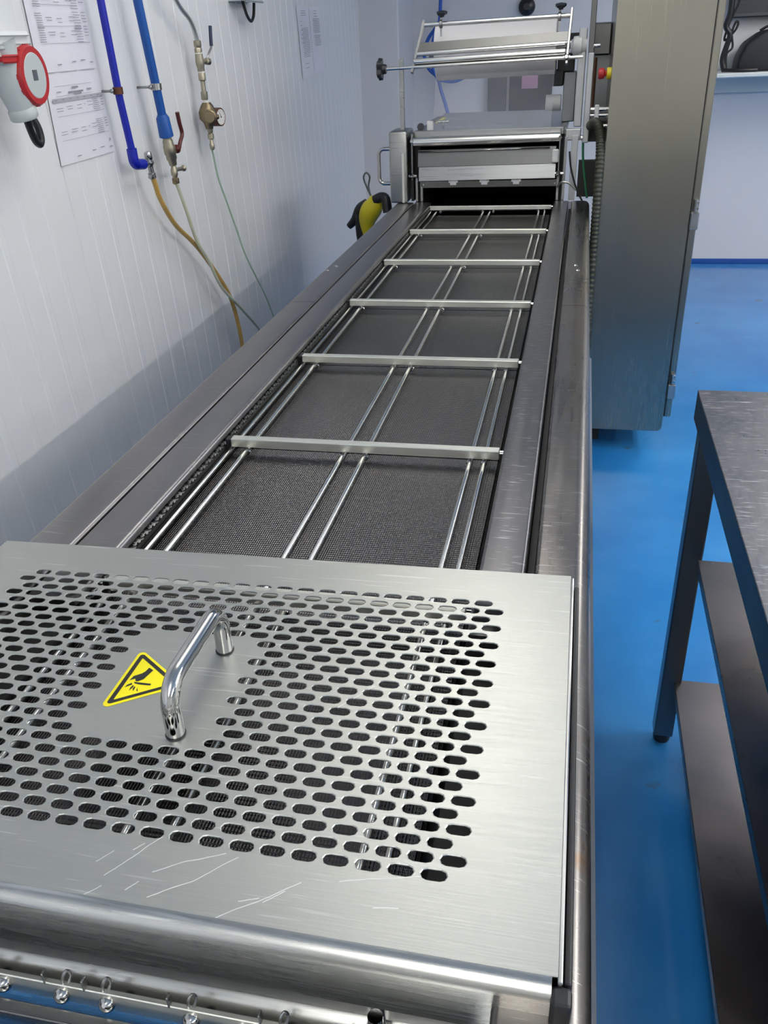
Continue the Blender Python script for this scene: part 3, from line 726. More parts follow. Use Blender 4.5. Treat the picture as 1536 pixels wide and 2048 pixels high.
# right aluminium frame of the station
fr = Thing('aluminium_frame', (0, 3.9, ZD), 'upright aluminium profile frame right of the film roll', 'frame')
bm = new(); box(bm, -.033, -.003, 3.82, 3.85, 1.216, 1.55, .003); fr.part('upright', bm, M['alu'])
bm = new(); box(bm, .005, .027, 3.70, 3.73, 1.17, 1.47, .003); fr.part('upright', bm, M['alu'])
bm = new(); box(bm, .004, .024, 3.735, 3.755, 1.455, 2.2, .002); fr.part('tall_post', bm, M['unit_dark'])
bm = new(); cyl(bm, (.022, 3.73, 1.492), (.045, 3.73, 1.492), .007, 12); fr.part('cross_bolt', bm, M['chrome'])
bm = new(); box(bm, -.060, -.002, 3.75, 3.79, 1.175, 1.215, .003); fr.part('corner_block', bm, M['alu'])
bm = new(); cyl(bm, (-.002, 3.73, 1.186), (.018, 3.73, 1.186), .009, 12); fr.part('nut', bm, M['chrome'])
bm = new(); box(bm, -.09, -.004, 3.98, 4.0, 1.51, 1.535, .003); fr.part('dark_arm', bm, M['black'])
bm = new(); box(bm, .004, .0875, 3.92, 4.1, 1.455, 1.565, .006); fr.part('grey_box', bm, M['unit_dark'], label='grey box at the top of the frame')
bm = new(); cyl(bm, (.031, 3.86, 1.25), (.031, 3.86, 1.45), .009, 12); fr.part('brown_tube', bm, M['copper'])
bm = new(); box(bm, .004, .0875, 4.0, 4.02, 1.20, 1.456); fr.part('back_plate', bm, M['body'])
bm = new()
for z, r in ((1.282, .010), (1.262, .008), (1.225, .009)): cyl(bm, (.006, 3.72, z), (.0875, 3.72, z), r, 14)
fr.part('pipe_run', bm, M['chrome'])
bm = new(); box(bm, .042, .058, 3.69, 3.70, 1.235, 1.30, .002); fr.part('white_tag', bm, M['white_plastic'])
bm = new(); box(bm, -.003, .0875, 3.75, 3.80, .97, 1.10); fr.part('lower_block', bm, M['interior'])
bm = new(); box(bm, .01, .0875, 3.74, 3.78, 1.17, 1.24); fr.part('valve_block', bm, M['interior'])
# drive parts behind right of roll
dr = Thing('film_drive', (-.07, 4.1, 1.216), 'black film drive housing with white spool behind the roll', 'drive')
bm = new(); box(bm, -.112, -.045, 4.02, 4.10, 1.40, 1.466, .004); box(bm, -.130, -.085, 4.02, 4.10, 1.35, 1.41, .004); dr.part('housing', bm, M['black'])
bm = new(); box(bm, -.085, -.035, 4.05, 4.15, 1.216, 1.40, .003); dr.part('bracket', bm, M['body'])
bm = new(); cyl(bm, (-.150, 4.0, 1.292), (-.088, 4.0, 1.292), .030, 24, .003); dr.part('spool', bm, M['white_plastic'])
# film unwinder
un = Thing('film_unwinder', (-.36, 3.75, 1.23), 'tilted steel film unwinder frame with rollers and black star knobs', 'unwinder')
bm = new(); box(bm, -.704, -.686, 3.742, 3.756, 1.2285, 1.478, .0015); un.part('upright', bm, M['unit'])
bm = new(); cyl(bm, (-.757, 3.735, 1.446), (-.014, 3.735, 1.458), .0062, 14); un.part('shaft', bm, M['rod'])
def star_knob(c, ax, r, h):
    bm = new(); ax = Vector(ax).normalized(); u, w = frame(ax); c = Vector(c); n = 40; rings = []
    for (t, k) in ((-.9, .45), (-.35, .5), (-.3, .95), (.25, 1.0), (.45, .7)):
        rings.append([bm.verts.new(c + ax * (t * h) + (u * math.cos(2 * PI * j / n) + w * math.sin(2 * PI * j / n)) * r * k * (1 + (.14 * math.cos(5 * 2 * PI * j / n) if k > .6 else 0))) for j in range(n)])
    for a_, b2 in zip(rings, rings[1:]):
        for j in range(n): bm.faces.new((a_[j], a_[(j + 1) % n], b2[(j + 1) % n], b2[j])).smooth = True
    bm.faces.new(list(reversed(rings[0]))); bm.faces.new(rings[-1]); return bm
un.part('star_knob', star_knob((-.775, 3.735, 1.4455), (-1, 0, 0), .036, .026), M['black'])
def arm(p0, p1, name='arm'):
    bm = new(); obox(bm, p0, p1, .022, .010, (1, 0, 0), .002); return un.part(name, bm, M['unit'])
arm((-.612, 3.80, 1.600), (-.652, 3.735, 1.428)); arm((-.064, 3.80, 1.615), (-.072, 3.735, 1.435))
bm = new(); cyl(bm, (-.612, 3.80, 1.586), (-.060, 3.80, 1.592), .0080, 16); tr = un.part('top_rod', bm, M['rod'])
for x, dz in ((-.548, 0), (-.108, .003)):
    bm = new(); cyl(bm, (x - .006, 3.80, 1.5865 + dz), (x + .006, 3.80, 1.5865 + dz), .015, 18, .002)
    cyl(bm, (x, 3.80, 1.595 + dz), (x, 3.80, 1.61 + dz), .004, 8); box(bm, x - .003, x + .003, 3.795, 3.806, 1.545, 1.58); un.part('clamp_collar', bm, M['unit'], tr)
    un_k = star_knob((x + .003, 3.80, 1.622 + dz), (0, -.25, 1), .019, .014); un.part('star_knob', un_k, M['black'], tr)
bm = new(); obox(bm, (-.632, 3.765, 1.512), (-.066, 3.765, 1.526), .030, .004, (0, -1, .4), .001); un.part('flat_bar', bm, M['unit_dark'])
bm = new(); cyl(bm, (-.634, 3.755, 1.491), (-.082, 3.755, 1.504), .0085, 16); un.part('roller', bm, M['rod'])
bm = new(); cyl(bm, (-.646, 3.740, 1.466), (-.078, 3.740, 1.477), .0105, 20, .002); un.part('roller', bm, M['rod'])
bm = new(); obox(bm, (-.640, 3.748, 1.455), (-.085, 3.748, 1.465), .018, .004, (0, -1, .2)); un.part('flat_bar', bm, M['unit_dark'])
bm = new(); lathe(bm, (-.062, 3.84, 1.492), (1, 0, 0), [(0, .020), (.008, .024), (.010, .032), (.040, .034), (.044, .030), (.060, .028)], 28); un.part('brake_hub', bm, M['white_plastic'])
bm = new(); lathe(bm, (-.073, 3.733, 1.458), (0, -1, .3), [(0, .007), (.006, .010), (.012, .006)], 12); cyl(bm, (-.083, 3.733, 1.457), (-.060, 3.733, 1.458), .009, 12); un.part('shaft_collar', bm, M['chrome'])
# film roll
rl = Thing('film_roll', (-.35, 3.99, 1.38), 'wide white plastic film roll mounted on the unwinder', 'roll')
bm = new(); cyl(bm, (-.592, 4.00, 1.490), (-.117, 4.00, 1.498), .103, 56, .003); rl.part('wound_film', bm, M['roll'])
bm = new(); cyl(bm, (-.625, 4.00, 1.4895), (-.045, 4.00, 1.499), .018, 20); rl.part('core', bm, M['unit'])
# film web
bm = new()
pts = [(4.0 - .10, 1.41), (3.86, 1.30), (3.80, 1.235), (3.775, 1.2245), (3.745, 1.2085), (3.725, 1.2055)]
L_ = [bm.verts.new((-.585, y, z)) for y, z in pts]; R_ = [bm.verts.new((-.118, y, z + .004)) for y, z in pts]
for k in range(len(pts) - 1): bm.faces.new((L_[k], L_[k + 1], R_[k + 1], R_[k])).smooth = True
one('film_web', bm, M['film'], (-.35, 3.8, 1.22), 'translucent film sheet hanging from the roll down to the front roller', 'film')
# small items on the tray
it = Thing('tray_fittings', (-.60, 3.84, 1.216), 'small steel T handles and clear holder on the tray left side', 'fitting')
bm = new(); cyl(bm, (-.555, 3.90, 1.216), (-.555, 3.90, 1.24), .005, 10); cyl(bm, (-.575, 3.89, 1.243), (-.535, 3.91, 1.243), .0055, 10); it.part('t_handle', bm, M['chrome'])
bm = new(); box(bm, -.615, -.590, 3.85, 3.87, 1.216, 1.25, .002); it.part('holder', bm, M['white_plastic'])
bm = new(); lathe(bm, (-.635, 3.83, 1.232), (0, -1, 0), [(0, .014), (.01, .014)], 18); it.part('dark_disc', bm, M['charcoal'])
bm = new(); box(bm, -.66, -.63, 4.2, 4.45, 1.216, 1.222); it.part('dark_label', bm, M['black'])
bm = new(); box(bm, -.628, -.612, 4.18, 4.40, 1.216, 1.221); it.part('yellow_label', bm, M['yellow'])

# hoses and wires right of station
bm = new()
R = .0165
tube(bm, smooth_path([(.030, 3.62, 1.235), (.045, 3.58, 1.25), (.060, 3.53, 1.235), (.070, 3.49, 1.17), (.072, 3.455, 1.0), (.0725, 3.44, .82), (.072, 3.42, .60), (.076, 3.40, .45)], 56), lambda t: .0160 + .0013 * math.sin(t * 2 * PI * 85), 14)
hs = one('suction_hose', bm, M['olive'], (.068, 3.45, .45), 'thick ribbed olive hose running down beside the cabinet', 'hose')
bm = new(); tube(bm, [(.008, 3.715, 1.18), (.012, 3.70, 1.12), (.025, 3.69, 1.04), (.038, 3.68, .975)], .0045, 8, 5); one('green_wire', bm, M['green'], (.02, 3.7, .97), 'green wire hanging below the aluminium frame', 'wire')
bm = new(); tube(bm, [(-.04, 3.715, 1.14), (-.03, 3.70, 1.08), (-.005, 3.69, 1.01), (.020, 3.68, .966)], .0035, 8, 5); one('black_wire', bm, M['rubber'], (-.01, 3.7, .96), 'thin black wire crossing the right post of the sealing station', 'wire')
bm = new(); tube(bm, [(-.078, 3.72, 1.01), (-.065, 3.705, 1.030), (-.035, 3.70, 1.028), (-.005, 3.69, 1.005)], .004, 8, 5); one('steel_loop', bm, M['unit'], (-.04, 3.7, 1.0), 'bent steel rod loop beside the sealing station base', 'rod')

# ------------------------------------------------------------------ left wall services
def wtube(pts, r, n=14, sm=0, ep=None):
    bm = new(); tube(bm, [wp(*p) for p in pts], r, n, sm); return bm
# cobalt pipe
p1 = Thing('cobalt_pipe', wp(.23, 1.25, .05), 'narrow cobalt blue plastic water pipe with elbow on the wall', 'pipe')
p1.part('pipe', wtube([(.175, CEIL - .001, .05), (.190, 1.671, .05), (.207, 1.436, .05), (.2305, 1.300, .05)], .0105, 18), M['blue_pipe'])
bm = new(); tube(bm, arc_path([wp(.2295, 1.305, .05), wp(.232, 1.262, .05), wp(.290, 1.256, .052)], .020, 8), .0150, 20); p1.part('elbow', bm, M['blue_pipe'])
# taps below
t1 = Thing('angle_tap', wp(.33, 1.25, .05), 'small chrome angle tap on the cobalt pipe elbow', 'tap')
bm = new(); cyl(bm, wp(.290, 1.256, .052), wp(.345, 1.254, .052), .007, 14); cyl(bm, wp(.322, 1.254, .052), wp(.345, 1.254, .052), .013, 6, .002); t1.part('body', bm, M['unit'])
bm = new(); cyl(bm, wp(.337, 1.262, .052), wp(.333, 1.285, .052), .012, 8, .003); t1.part('knob', bm, M['chrome'])
bm = new(); cyl(bm, wp(.337, 1.250, .052), wp(.345, 1.215, .052), .0085, 12, .002); t1.part('outlet', bm, M['unit'])
bm = new(); cyl(bm, wp(.340, 1.224, .052), wp(.344, 1.211, .052), .0115, 16); box_c = wp(.325, 1.216, .055)
lathe(bm, box_c, WD, [(-.008, .006), (.006, .006)], 10); t1.part('hose_clip', bm, M['unit'])
# azure pipe
p2 = Thing('azure_pipe', wp(.44, 1.35, .06), 'thick medium blue plastic water pipe with wide socket on the wall', 'pipe')
p2.part('pipe', wtube([(.375, CEIL - .001, .06), (.412, 1.676, .06), (.454, 1.454, .06), (.470, 1.365, .06)], .0135, 20), M['blue_pipe2'])
bm = new(); lathe(bm, wp(.468, 1.376, .06), wp(.480, 1.311, .06) - wp(.468, 1.376, .06), [(0, .0145), (.010, .0205), (.064, .0225), (.066, .018)], 24); p2.part('socket', bm, M['blue_pipe2'])
# valve
v1 = Thing('ball_valve', wp(.49, 1.27, .06), 'brass ball valve with dark red lever under the azure pipe', 'valve')
d = (wp(.501, 1.228, .06) - wp(.480, 1.311, .06))
bm = new(); lathe(bm, wp(.480, 1.311, .06), d, [(0, .014), (.008, .014), (.012, .0165), (.022, .0165), (.026, .0185), (.050, .019), (.053, .0165), (.066, .017), (.070, .014), (.086, .012)], 20); v1.part('body', bm, M['brass'])
bm = new(); lathe(bm, wp(.489, 1.272, .06), WD + WN * .3, [(0, .009), (.028, .009), (.032, .013), (.040, .013), (.043, .006)], 14); v1.part('stem', bm, M['red_brown'])
bm = new(); tube(bm, [wp(.527, 1.273, .078), wp(.535, 1.290, .080), wp(.562, 1.312, .080), wp(.552, 1.345, .080), wp(.545, 1.376, .080)], lambda t: .0058 + .001 * t, 10, 5); v1.part('lever', bm, M['red_brown'])
t2 = Thing('drain_cock', wp(.506, 1.20, .06), 'small brass drain cock with hose clip below the ball valve', 'tap')
bm = new(); lathe(bm, wp(.501, 1.2275, .06), wp(.501, 1.173, .06) - wp(.501, 1.2275, .06), [(0, .008), (.010, .009), (.014, .011), (.030, .011), (.034, .008), (.05, .007)], 14)
cyl(bm, wp(.505, 1.212, .06), wp(.560, 1.210, .07), .006, 10); lathe(bm, wp(.560, 1.210, .07), WD, [(-.01, .005), (0, .010), (.004, .006)], 10); t2.part('body', bm, M['brass'])
bm = new(); cyl(bm, wp(.503, 1.188, .06), wp(.503, 1.172, .06), .0115, 14); lathe(bm, wp(.486, 1.177, .065), WD, [(-.006, .006), (.006, .006)], 10); t2.part('hose_clip', bm, M['bronze'])
# clamps
def clamp(s, z, off, r, m, label, rod):
    t = Thing('pipe_clamp', wp(s, z, 0), label, 'clamp')
    bm = new(); lathe(bm, wp(s, z - .009, off), (0, 0, 1), [(0, r), (.0, r + .003), (.018, r + .003), (.018, r)], 24, caps=False)
    t.part('band', bm, m)
    bm = new(); cyl(bm, wp(s - .004, z, .0), wp(s - .004, z, off - r + .002), .0035, 8); cyl(bm, wp(s - r - .006, z, off - .014), wp(s - r - .006, z, off - .004), .0055, 8); t.part('screw', bm, M['unit'])
    return t
clamp(.2045, 1.456, .05, .0110, M['clamp_brown'], 'rusty brown pipe clamp around the cobalt pipe', .06)
clamp(.4545, 1.453, .06, .0140, M['chrome'], 'shiny steel pipe clamp around the azure pipe', .1)
# hoses
bm = wtube([(.344, 1.214, .052), (.355, 1.185, .053), (.382, 1.141, .05), (.477, 1.052, .045), (.600, .975, .045), (.686, .914, .045), (.842, .781, .045), (.935, .675, .045), (.990, .521, .045), (1.01, .35, .04), (1.02, .1, .04), (1.04, .02, .04), (1.2, .012, .09)], .0078, 12, 6)
one('amber_hose', bm, M['hose_tan'], wp(.344, 1.2, .05), 'yellowed amber hose curving down the wall from the chrome tap', 'hose')
bm = wtube([(.503, 1.176, .060), (.513, 1.155, .061), (.555, 1.075, .062), (.611, .97, .062), (.689, .885, .065), (.787, .768, .065), (.97, .642, .065), (1.199, .471, .065), (1.35, .30, .06), (1.5, .05, .06), (1.6, .012, .1)], .0058, 10, 6)
one('milky_hose', bm, M['hose_clear'], wp(.5, 1.17, .06), 'pale milky hose hanging from the brass drain cock', 'hose')
bm = wtube([(.906, 1.232, .05), (.93, 1.20, .045), (.967, 1.121, .04), (1.031, 1.026, .04), (1.112, .904, .04), (1.185, .795, .04), (1.388, .584, .04), (1.489, .454, .04), (1.7, .2, .04), (1.8, .012, .06)], .0035, 8, 6)
one('thin_green_tube', bm, M['hose_thin'], wp(.91, 1.23, .05), 'thin pale green air tube hanging from the pressure regulator', 'hose')
# compressed air drop
ar = Thing('air_line', wp(.89, 1.50, .05), 'bent steel compressed air pipe coming down the wall', 'pipe')
ar.part('pipe', wtube([(.66, CEIL - .001, .05), (.66, 1.80, .05), (.70, 1.715, .05), (.743, 1.685, .05), (.778, 1.662, .05), (.840, 1.634, .05), (.874, 1.604, .05), (.888, 1.578, .05), (.891, 1.563, .05)], .0070, 14, 6), M['alu'])
bm = new(); lathe(bm, wp(.890, 1.572, .05), (0, 0, -1), [(0, .009), (.002, .013), (.018, .013), (.022, .010), (.026, .013), (.038, .0125)], 6); ar.part('union_nut', bm, M['brass'])
av = Thing('blue_lever_valve', wp(.895, 1.50, .05), 'small ball valve with dark blue lever on the air line', 'valve')
bm = new(); lathe(bm, wp(.891, 1.536, .05), (0, 0, -1), [(0, .012), (.005, .012)], 16); av.part('white_tape', bm, M['ptfe'])
bm = new(); lathe(bm, wp(.896, 1.479, .05), (0, 0, -1), [(0, .011), (.005, .011)], 16); av.part('white_tape', bm, M['ptfe'])
bm = new(); lathe(bm, wp(.891, 1.531, .05), wp(.896, 1.479, .05) - wp(.891, 1.531, .05), [(0, .013), (.012, .014), (.022, .0155), (.034, .0145), (.040, .0125), (.052, .0125)], 16)
cyl(bm, wp(.895, 1.508, .05), wp(.935, 1.508, .062), .0075, 12, .001); cyl(bm, wp(.925, 1.508, .060), wp(.945, 1.506, .066), .011, 10, .002); av.part('body', bm, M['brass'])
bm = new(); tube(bm, [wp(.930, 1.512, .066), wp(.935, 1.526, .068), wp(.968, 1.548, .070), wp(.972, 1.556, .070)], .004, 8, 4); av.part('lever_arm', bm, M['unit'])
bm = new(); tube(bm, [wp(.972, 1.553, .070), wp(.976, 1.580, .070), wp(.984, 1.613, .070)], .0060, 10, 4); av.part('lever_grip', bm, pbr('navy_grip', (.008, .02, .06), .35))
rg = Thing('pressure_regulator', wp(.91, 1.34, .06), 'dark bronze pressure regulator with round gauge on the air line', 'regulator')
bm = new(); lathe(bm, wp(.896, 1.474, .05), (0, 0, -1), [(0, .011), (.004, .0125), (.022, .0125), (.026, .008), (.056, .008), (.058, .012), (.080, .012), (.084, .010)], 12); rg.part('nipple', bm, M['brass'])
bm = new(); lathe(bm, wp(.901, 1.386, .05), (0, 0, -1), [(0, .011), (.004, .011)], 14); rg.part('white_tape', bm, M['ptfe'])
bm = new(); lathe(bm, wp(.902, 1.382, .052), (0, 0, -1), [(0, .014), (.010, .022), (.030, .032), (.052, .030), (.064, .018), (.085, .013)], 10); rg.part('body', bm, M['bronze'])
bm = new(); lathe(bm, wp(.885, 1.338, .065), (WN * .30 - WD * 1.0), [(0, .024), (.018, .024), (.022, .019), (.032, .018)], 10); rg.part('adjusting_cap', bm, M['bronze'])
bm = new(); lathe(bm, wp(.925, 1.332, .055), (WN * .55 + WD * .8), [(0, .008), (.03, .008)], 10); rg.part('gauge_stem', bm, M['bronze'])
gdir = (WN * .93 - WD * .25).normalized(); gc = wp(.972, 1.330, .062)
bm = new(); lathe(bm, gc - gdir * .012, gdir, [(-.006, .027), (-.003, .0305), (.026, .0305), (.028, .028), (.026, .0255)], 28); gg = rg.part('gauge_case', bm, M['clamp_brown'])
bm = new(); lathe(bm, gc + gdir * .0145, gdir, [(0, .0255), (.0006, .0255)], 28); rg.part('gauge_face', bm, M['face'], gg)
bm = new(); u_ = Vector((0, 0, 1)); w_ = gdir.cross(u_).normalized()
q0 = gc + gdir * .0156
for (a0, a1, r0, r1, wd) in ((0, 0, 0, 0, 0),):
    lathe(bm, q0, gdir, [(0, .003), (.001, .003)], 10)
    obox(bm, q0, q0 + u_ * .014 + w_ * .006, .0018, .0008, gdir)
for k in range(9):
    a_ = math.radians(-130 + k * 32); dv = u_ * math.cos(a_) + w_ * math.sin(a_); obox(bm, q0 + dv * .018, q0 + dv * .022, .0012, .0006, gdir)
rg.part('gauge_needle', bm, M['ink'], gg)
bm = new(); lathe(bm, wp(.906, 1.300, .052), (0, 0, -1), [(0, .010), (.012, .010), (.016, .007), (.020, .011), (.034, .011), (.038, .006), (.050, .007), (.054, .0095), (.068, .0085), (.072, .005)], 12); rg.part('outlet', bm, M['brass'])

# papers
def bil(Q, u, v):
    a_, b2, c_, d_ = Q  # TL TR BR BL
    s_ = (1 - v) * ((1 - u) * a_[0] + u * b2[0]) + v * ((1 - u) * d_[0] + u * c_[0])
    z_ = (1 - v) * ((1 - u) * a_[1] + u * b2[1]) + v * ((1 - u) * d_[1] + u * c_[1])
    return s_, z_
def paper(name, Q, label, strokes, bands, group=None, curl=.0):
    O = wp(*Q[3], 0)
    t = Thing(name, O, label, 'paper', group)
    bm = new(); n = 6; G = []
    for i in range(n + 1):
        for j in range(n + 1):
            s_, z_ = bil(Q, i / n, j / n); G.append(bm.verts.new(wp(s_, z_, .0035 + curl * math.sin(i / n * PI) * .002)))
    for i in range(n):
        for j in range(n):
            k = i * (n + 1) + j; bm.faces.new((G[k], G[k + 1], G[k + n + 2], G[k + n + 1]))
    r = bmesh.ops.extrude_face_region(bm, geom=list(bm.faces)); bmesh.ops.translate(bm, verts=[v for v in r['geom'] if isinstance(v, bmesh.types.BMVert)], vec=-WN * .0008)
    sh = t.part('sheet', bm, M['paper'])
    def rects(L, m, nm, off):
        bm = new()
        for (u0, v0, u1, v1) in L:
            vs = [bm.verts.new(wp(*bil(Q, uu, vv), off)) for uu, vv in ((u0, v0), (u1, v0), (u1, v1), (u0, v1))]; bm.faces.new(vs)
        t.part(nm, bm, m, sh)
    if bands: rects(bands, M['print_band'], 'grey_band', .0061)
    rects(strokes, M['print'], 'printed_text', .0065)
def rows(u0, u1, v0, v1, n, w=.004, jit=.3):
    out = []
    for k in range(n):
        v = v0 + (v1 - v0) * k / max(1, n - 1); a_ = u0 + random.random() * jit * (u1 - u0) * .5; b2 = u1 - random.random() * jit * (u1 - u0) * .5
        out.append((a_, v, b2, v + w * 1.6))
    return out
ln = lambda u0, u1, v: (u0, v, u1, v + .0035)
S2 = [ln(.12, .8, .13), ln(.12, .8, .24), ln(.08, .95, .46), ln(.08, .95, .73), (.42, .15, .54, .17), (.34, .20, .62, .22), (.44, .225, .58, .24), (.70, .19, .78, .205), (.14, .19, .22, .20)]
S2 += [(.08 + k * .13, .275, .12 + k * .13, .287) for k in range(7)]
for v0 in (.34, .60):
    S2 += rows(.08, .20, v0 + .03, v0 + .06, 2) + rows(.26, .38, v0 + .02, v0 + .05, 2) + rows(.44, .54, v0 + .02, v0 + .06, 2) + rows(.58, .61, v0 + .02, v0 + .02, 1) + rows(.64, .76, v0, v0 + .04, 2) + rows(.74, .88, v0 - .04, v0 + .12, 8) + rows(.90, 1.0 - .03, v0 - .04, v0 + .06, 4)
S2 += [(.28, .93, .35, .94), (.56, .91, .63, .92), (.72, .90, .80, .91), (.90, .92, .96, .93), (.93, .82, .945, .85)]
paper('notice_sheet', ((-.104, 1.508), (.195, 1.509), (.219, 1.301), (-.106, 1.300)), 'printed notice sheet in a sleeve, the lower one beside the red plug', S2, [(.05, .262, .97, .305)])
S1 = [ln(.12, .85, .30), ln(.12, .85, .52), ln(.16, .96, .70)]
for v0 in (.24, .60 - .15, .60):
    S1 += rows(.10, .22, v0 - .06, v0 + .08, 7) + rows(.26, .38, v0 - .02, v0 + .01, 2) + rows(.44, .54, v0 - .01, v0 + .03, 2) + rows(.64, .76, v0 - .03, v0 + .01, 2) + rows(.72, .86, v0 - .08, v0 + .09, 7) + rows(.88, .97, v0 - .08, v0 + .02, 4)
S1 += [(.30, .92, .37, .93), (.56, .90, .63, .91), (.72, .89, .80, .90), (.88, .92, .94, .93)]
paper('notice_sheet', ((-.130, 1.722), (.180, 1.722), (.193, 1.514), (-.122, 1.512)), 'printed notice sheet in a sleeve, the upper one cut by the photo top edge', S1, [(.03, .02, .97, .035)])
S3 = rows(.25, .70, .06, .12, 3) + rows(.15, .3, .2, .5, 6) + rows(.2, .85, .30, .70, 18) + rows(.25, .6, .80, .86, 2)
paper('wall_list', ((2.475, 1.705), (2.722, 1.708), (2.765, 1.398), (2.511, 1.388)), 'faint printed list on the far left wall, left sheet of the pair', S3, [])
S4 = rows(.3, .7, .06, .14, 3) + rows(.15, .95, .18, .38, 9) + rows(.2, .9, .43, .58, 8)
paper('wall_list', ((2.730, 1.708), (2.974, 1.712), (3.007, 1.410), (2.772, 1.402)), 'faint printed list on the far left wall, right sheet of the pair', S4, [])

# socket and red plug
sk = Thing('wall_socket', wp(-.42, 1.66, 0), 'white industrial wall socket box with hinged lid above the red plug', 'socket')
bm = new()
def wbox(bm, s0, s1, z0, z1, o0, o1, bev=.004, seg=2):
    vs = box(bm, s0, s1, o0, o1, z0, z1)
    es = list({e for v in vs for e in v.link_edges})
    for v in vs: v.co = wp(v.co.x, v.co.z, v.co.y)
    if bev: bmesh.ops.bevel(bm, geom=es, offset=bev, segments=seg, affect='EDGES', profile=.5)
wbox(bm, -.50, -.315, 1.588, 1.80, 0.002, .075, .008); sk.part('box', bm, M['white_plastic'])
bm = new(); wbox(bm, -.505, -.335, 1.548, 1.590, .030, .105, .008); lid = sk.part('hinged_lid', bm, M['white_plastic'])
bm = new(); wbox(bm, -.47, -.335, 1.566, 1.574, .098, .112, .002); sk.part('lid_clip', bm, M['grey_plastic'], lid)
pg = Thing('power_plug', wp(-.373, 1.50, .08), 'large red and grey industrial power plug hanging from the wall socket', 'plug')
c0 = wp(-.366, 1.513, .085)
bm = new(); lathe(bm, c0, WN, [(-.016, .050), (-.012, .0585), (.036, .0595), (.042, .056), (.042, .045), (.038, .043)], 40)
rg_ = pg.part('red_ring', bm, M['red'])
bm = new()
for k in range(12):
    a_ = 2 * PI * k / 12; u_, w_ = Vector((0, 0, 1)), WD
    dv = u_ * math.cos(a_) + w_ * math.sin(a_); p = c0 + dv * .0592
    obox(bm, p - WN * .010, p + WN * .036, .010, .003, dv)
pg.part('grip_rib', bm, M['red'], rg_, kind='stuff')
bm = new(); lathe(bm, c0 + WN * .036, WN, [(0, .0450), (.0055, .0448), (.0065, .043)], 40); pg.part('face_disc', bm, M['grey_plastic'])
bm = new(); wbox(bm, -.378, -.359, 1.504, 1.524, .1275, .1285, 0); pg.part('logo_square', bm, M['slate'])
bm = new(); tube(bm, [wp(-.42, 1.575, .075), wp(-.412, 1.53, .082), wp(-.400, 1.480, .090), wp(-.392, 1.448, .092)], lambda t: .047 - .020 * t ** .8, 24, 6)
pg.part('body', bm, M['grey_plastic'])
bm = new(); lathe(bm, wp(-.3935, 1.455, .092), wp(-.388, 1.43, .093) - wp(-.3935, 1.455, .092), [(0, .027), (.006, .031), (.022, .0315), (.025, .029)], 24); pg.part('collar', bm, M['grey_plastic'])
bm = new(); wbox(bm, -.47, -.38, 1.542, 1.552, .06, .12, .003); pg.part('red_band', bm, M['red'])
bm = new(); tube(bm, [wp(-.372, 1.438, .086), wp(-.355, 1.410, .080), wp(-.335, 1.382, .076), wp(-.314, 1.372, .074), wp(-.301, 1.386, .072), wp(-.303, 1.415, .068), wp(-.318, 1.450, .055), wp(-.35, 1.50, .03)], .0085, 12, 6); pg.part('cable', bm, M['rubber'])
# far socket with black loop
fs = Thing('far_wall_box', wp(1.50, 1.72, 0), 'grey wall box with a black cable loop further along the left wall', 'socket')
bm = new(); wbox(bm, 1.43, 1.66, 1.70, 1.83, .001, .07, .006); fs.part('box', bm, M['grey_plastic'])
bm = new(); tube(bm, [wp(1.487, 1.702, .04), wp(1.494, 1.689, .04), wp(1.527, 1.652, .04), wp(1.575, 1.633, .04), wp(1.615, 1.650, .04), wp(1.635, 1.684, .04), wp(1.640, 1.702, .04)], .006, 10, 6); fs.part('cable_loop', bm, M['rubber'])

# yellow tool hanging by the wall behind the machine
tl = Thing('yellow_hand_tool', (-1.02, 4.5, .72), 'black and yellow hand tool with grey hanging loop behind the machine', 'tool')
bm = new(); tube(bm, [(-.985, 4.55, .855), (-1.000, 4.55, .815), (-1.030, 4.56, .775), (-1.045, 4.57, .715), (-1.03, 4.57, .62)], lambda t: .030 + .022 * math.sin(PI * min(1, t * 1.2)), 16, 5); tl.part('body', bm, M['yellow'])
bm = new(); tube(bm, [(-1.045, 4.60, .810), (-1.085, 4.60, .790), (-1.115, 4.60, .740), (-1.150, 4.60, .705)], lambda t: .034 - .018 * t, 12, 5)
tube(bm, [(-1.075, 4.58, .77), (-1.08, 4.58, .70), (-1.07, 4.58, .60)], .030, 12, 4); tl.part('grip', bm, M['black'])
bm = new(); tube(bm, [(-.99, 4.53, .845), (-.955, 4.52, .86), (-.93, 4.51, .85), (-.92, 4.5, .79)], .024, 12, 4); tl.part('strap', bm, M['black'])
bm = new(); tube(bm, [(-1.010, 4.58, .835), (-1.040, 4.60, .885), (-1.060, 4.60, .940), (-1.045, 4.60, .965), (-1.028, 4.60, .945), (-1.036, 4.60, .900), (-1.020, 4.58, .85)], .0045, 8, 6); tl.part('hanging_loop', bm, M['cord'])
bm = new(); box(bm, -1.10, -.95, 4.50, 4.65, .0, .60, .01); tl.part('stand', bm, M['charcoal'])

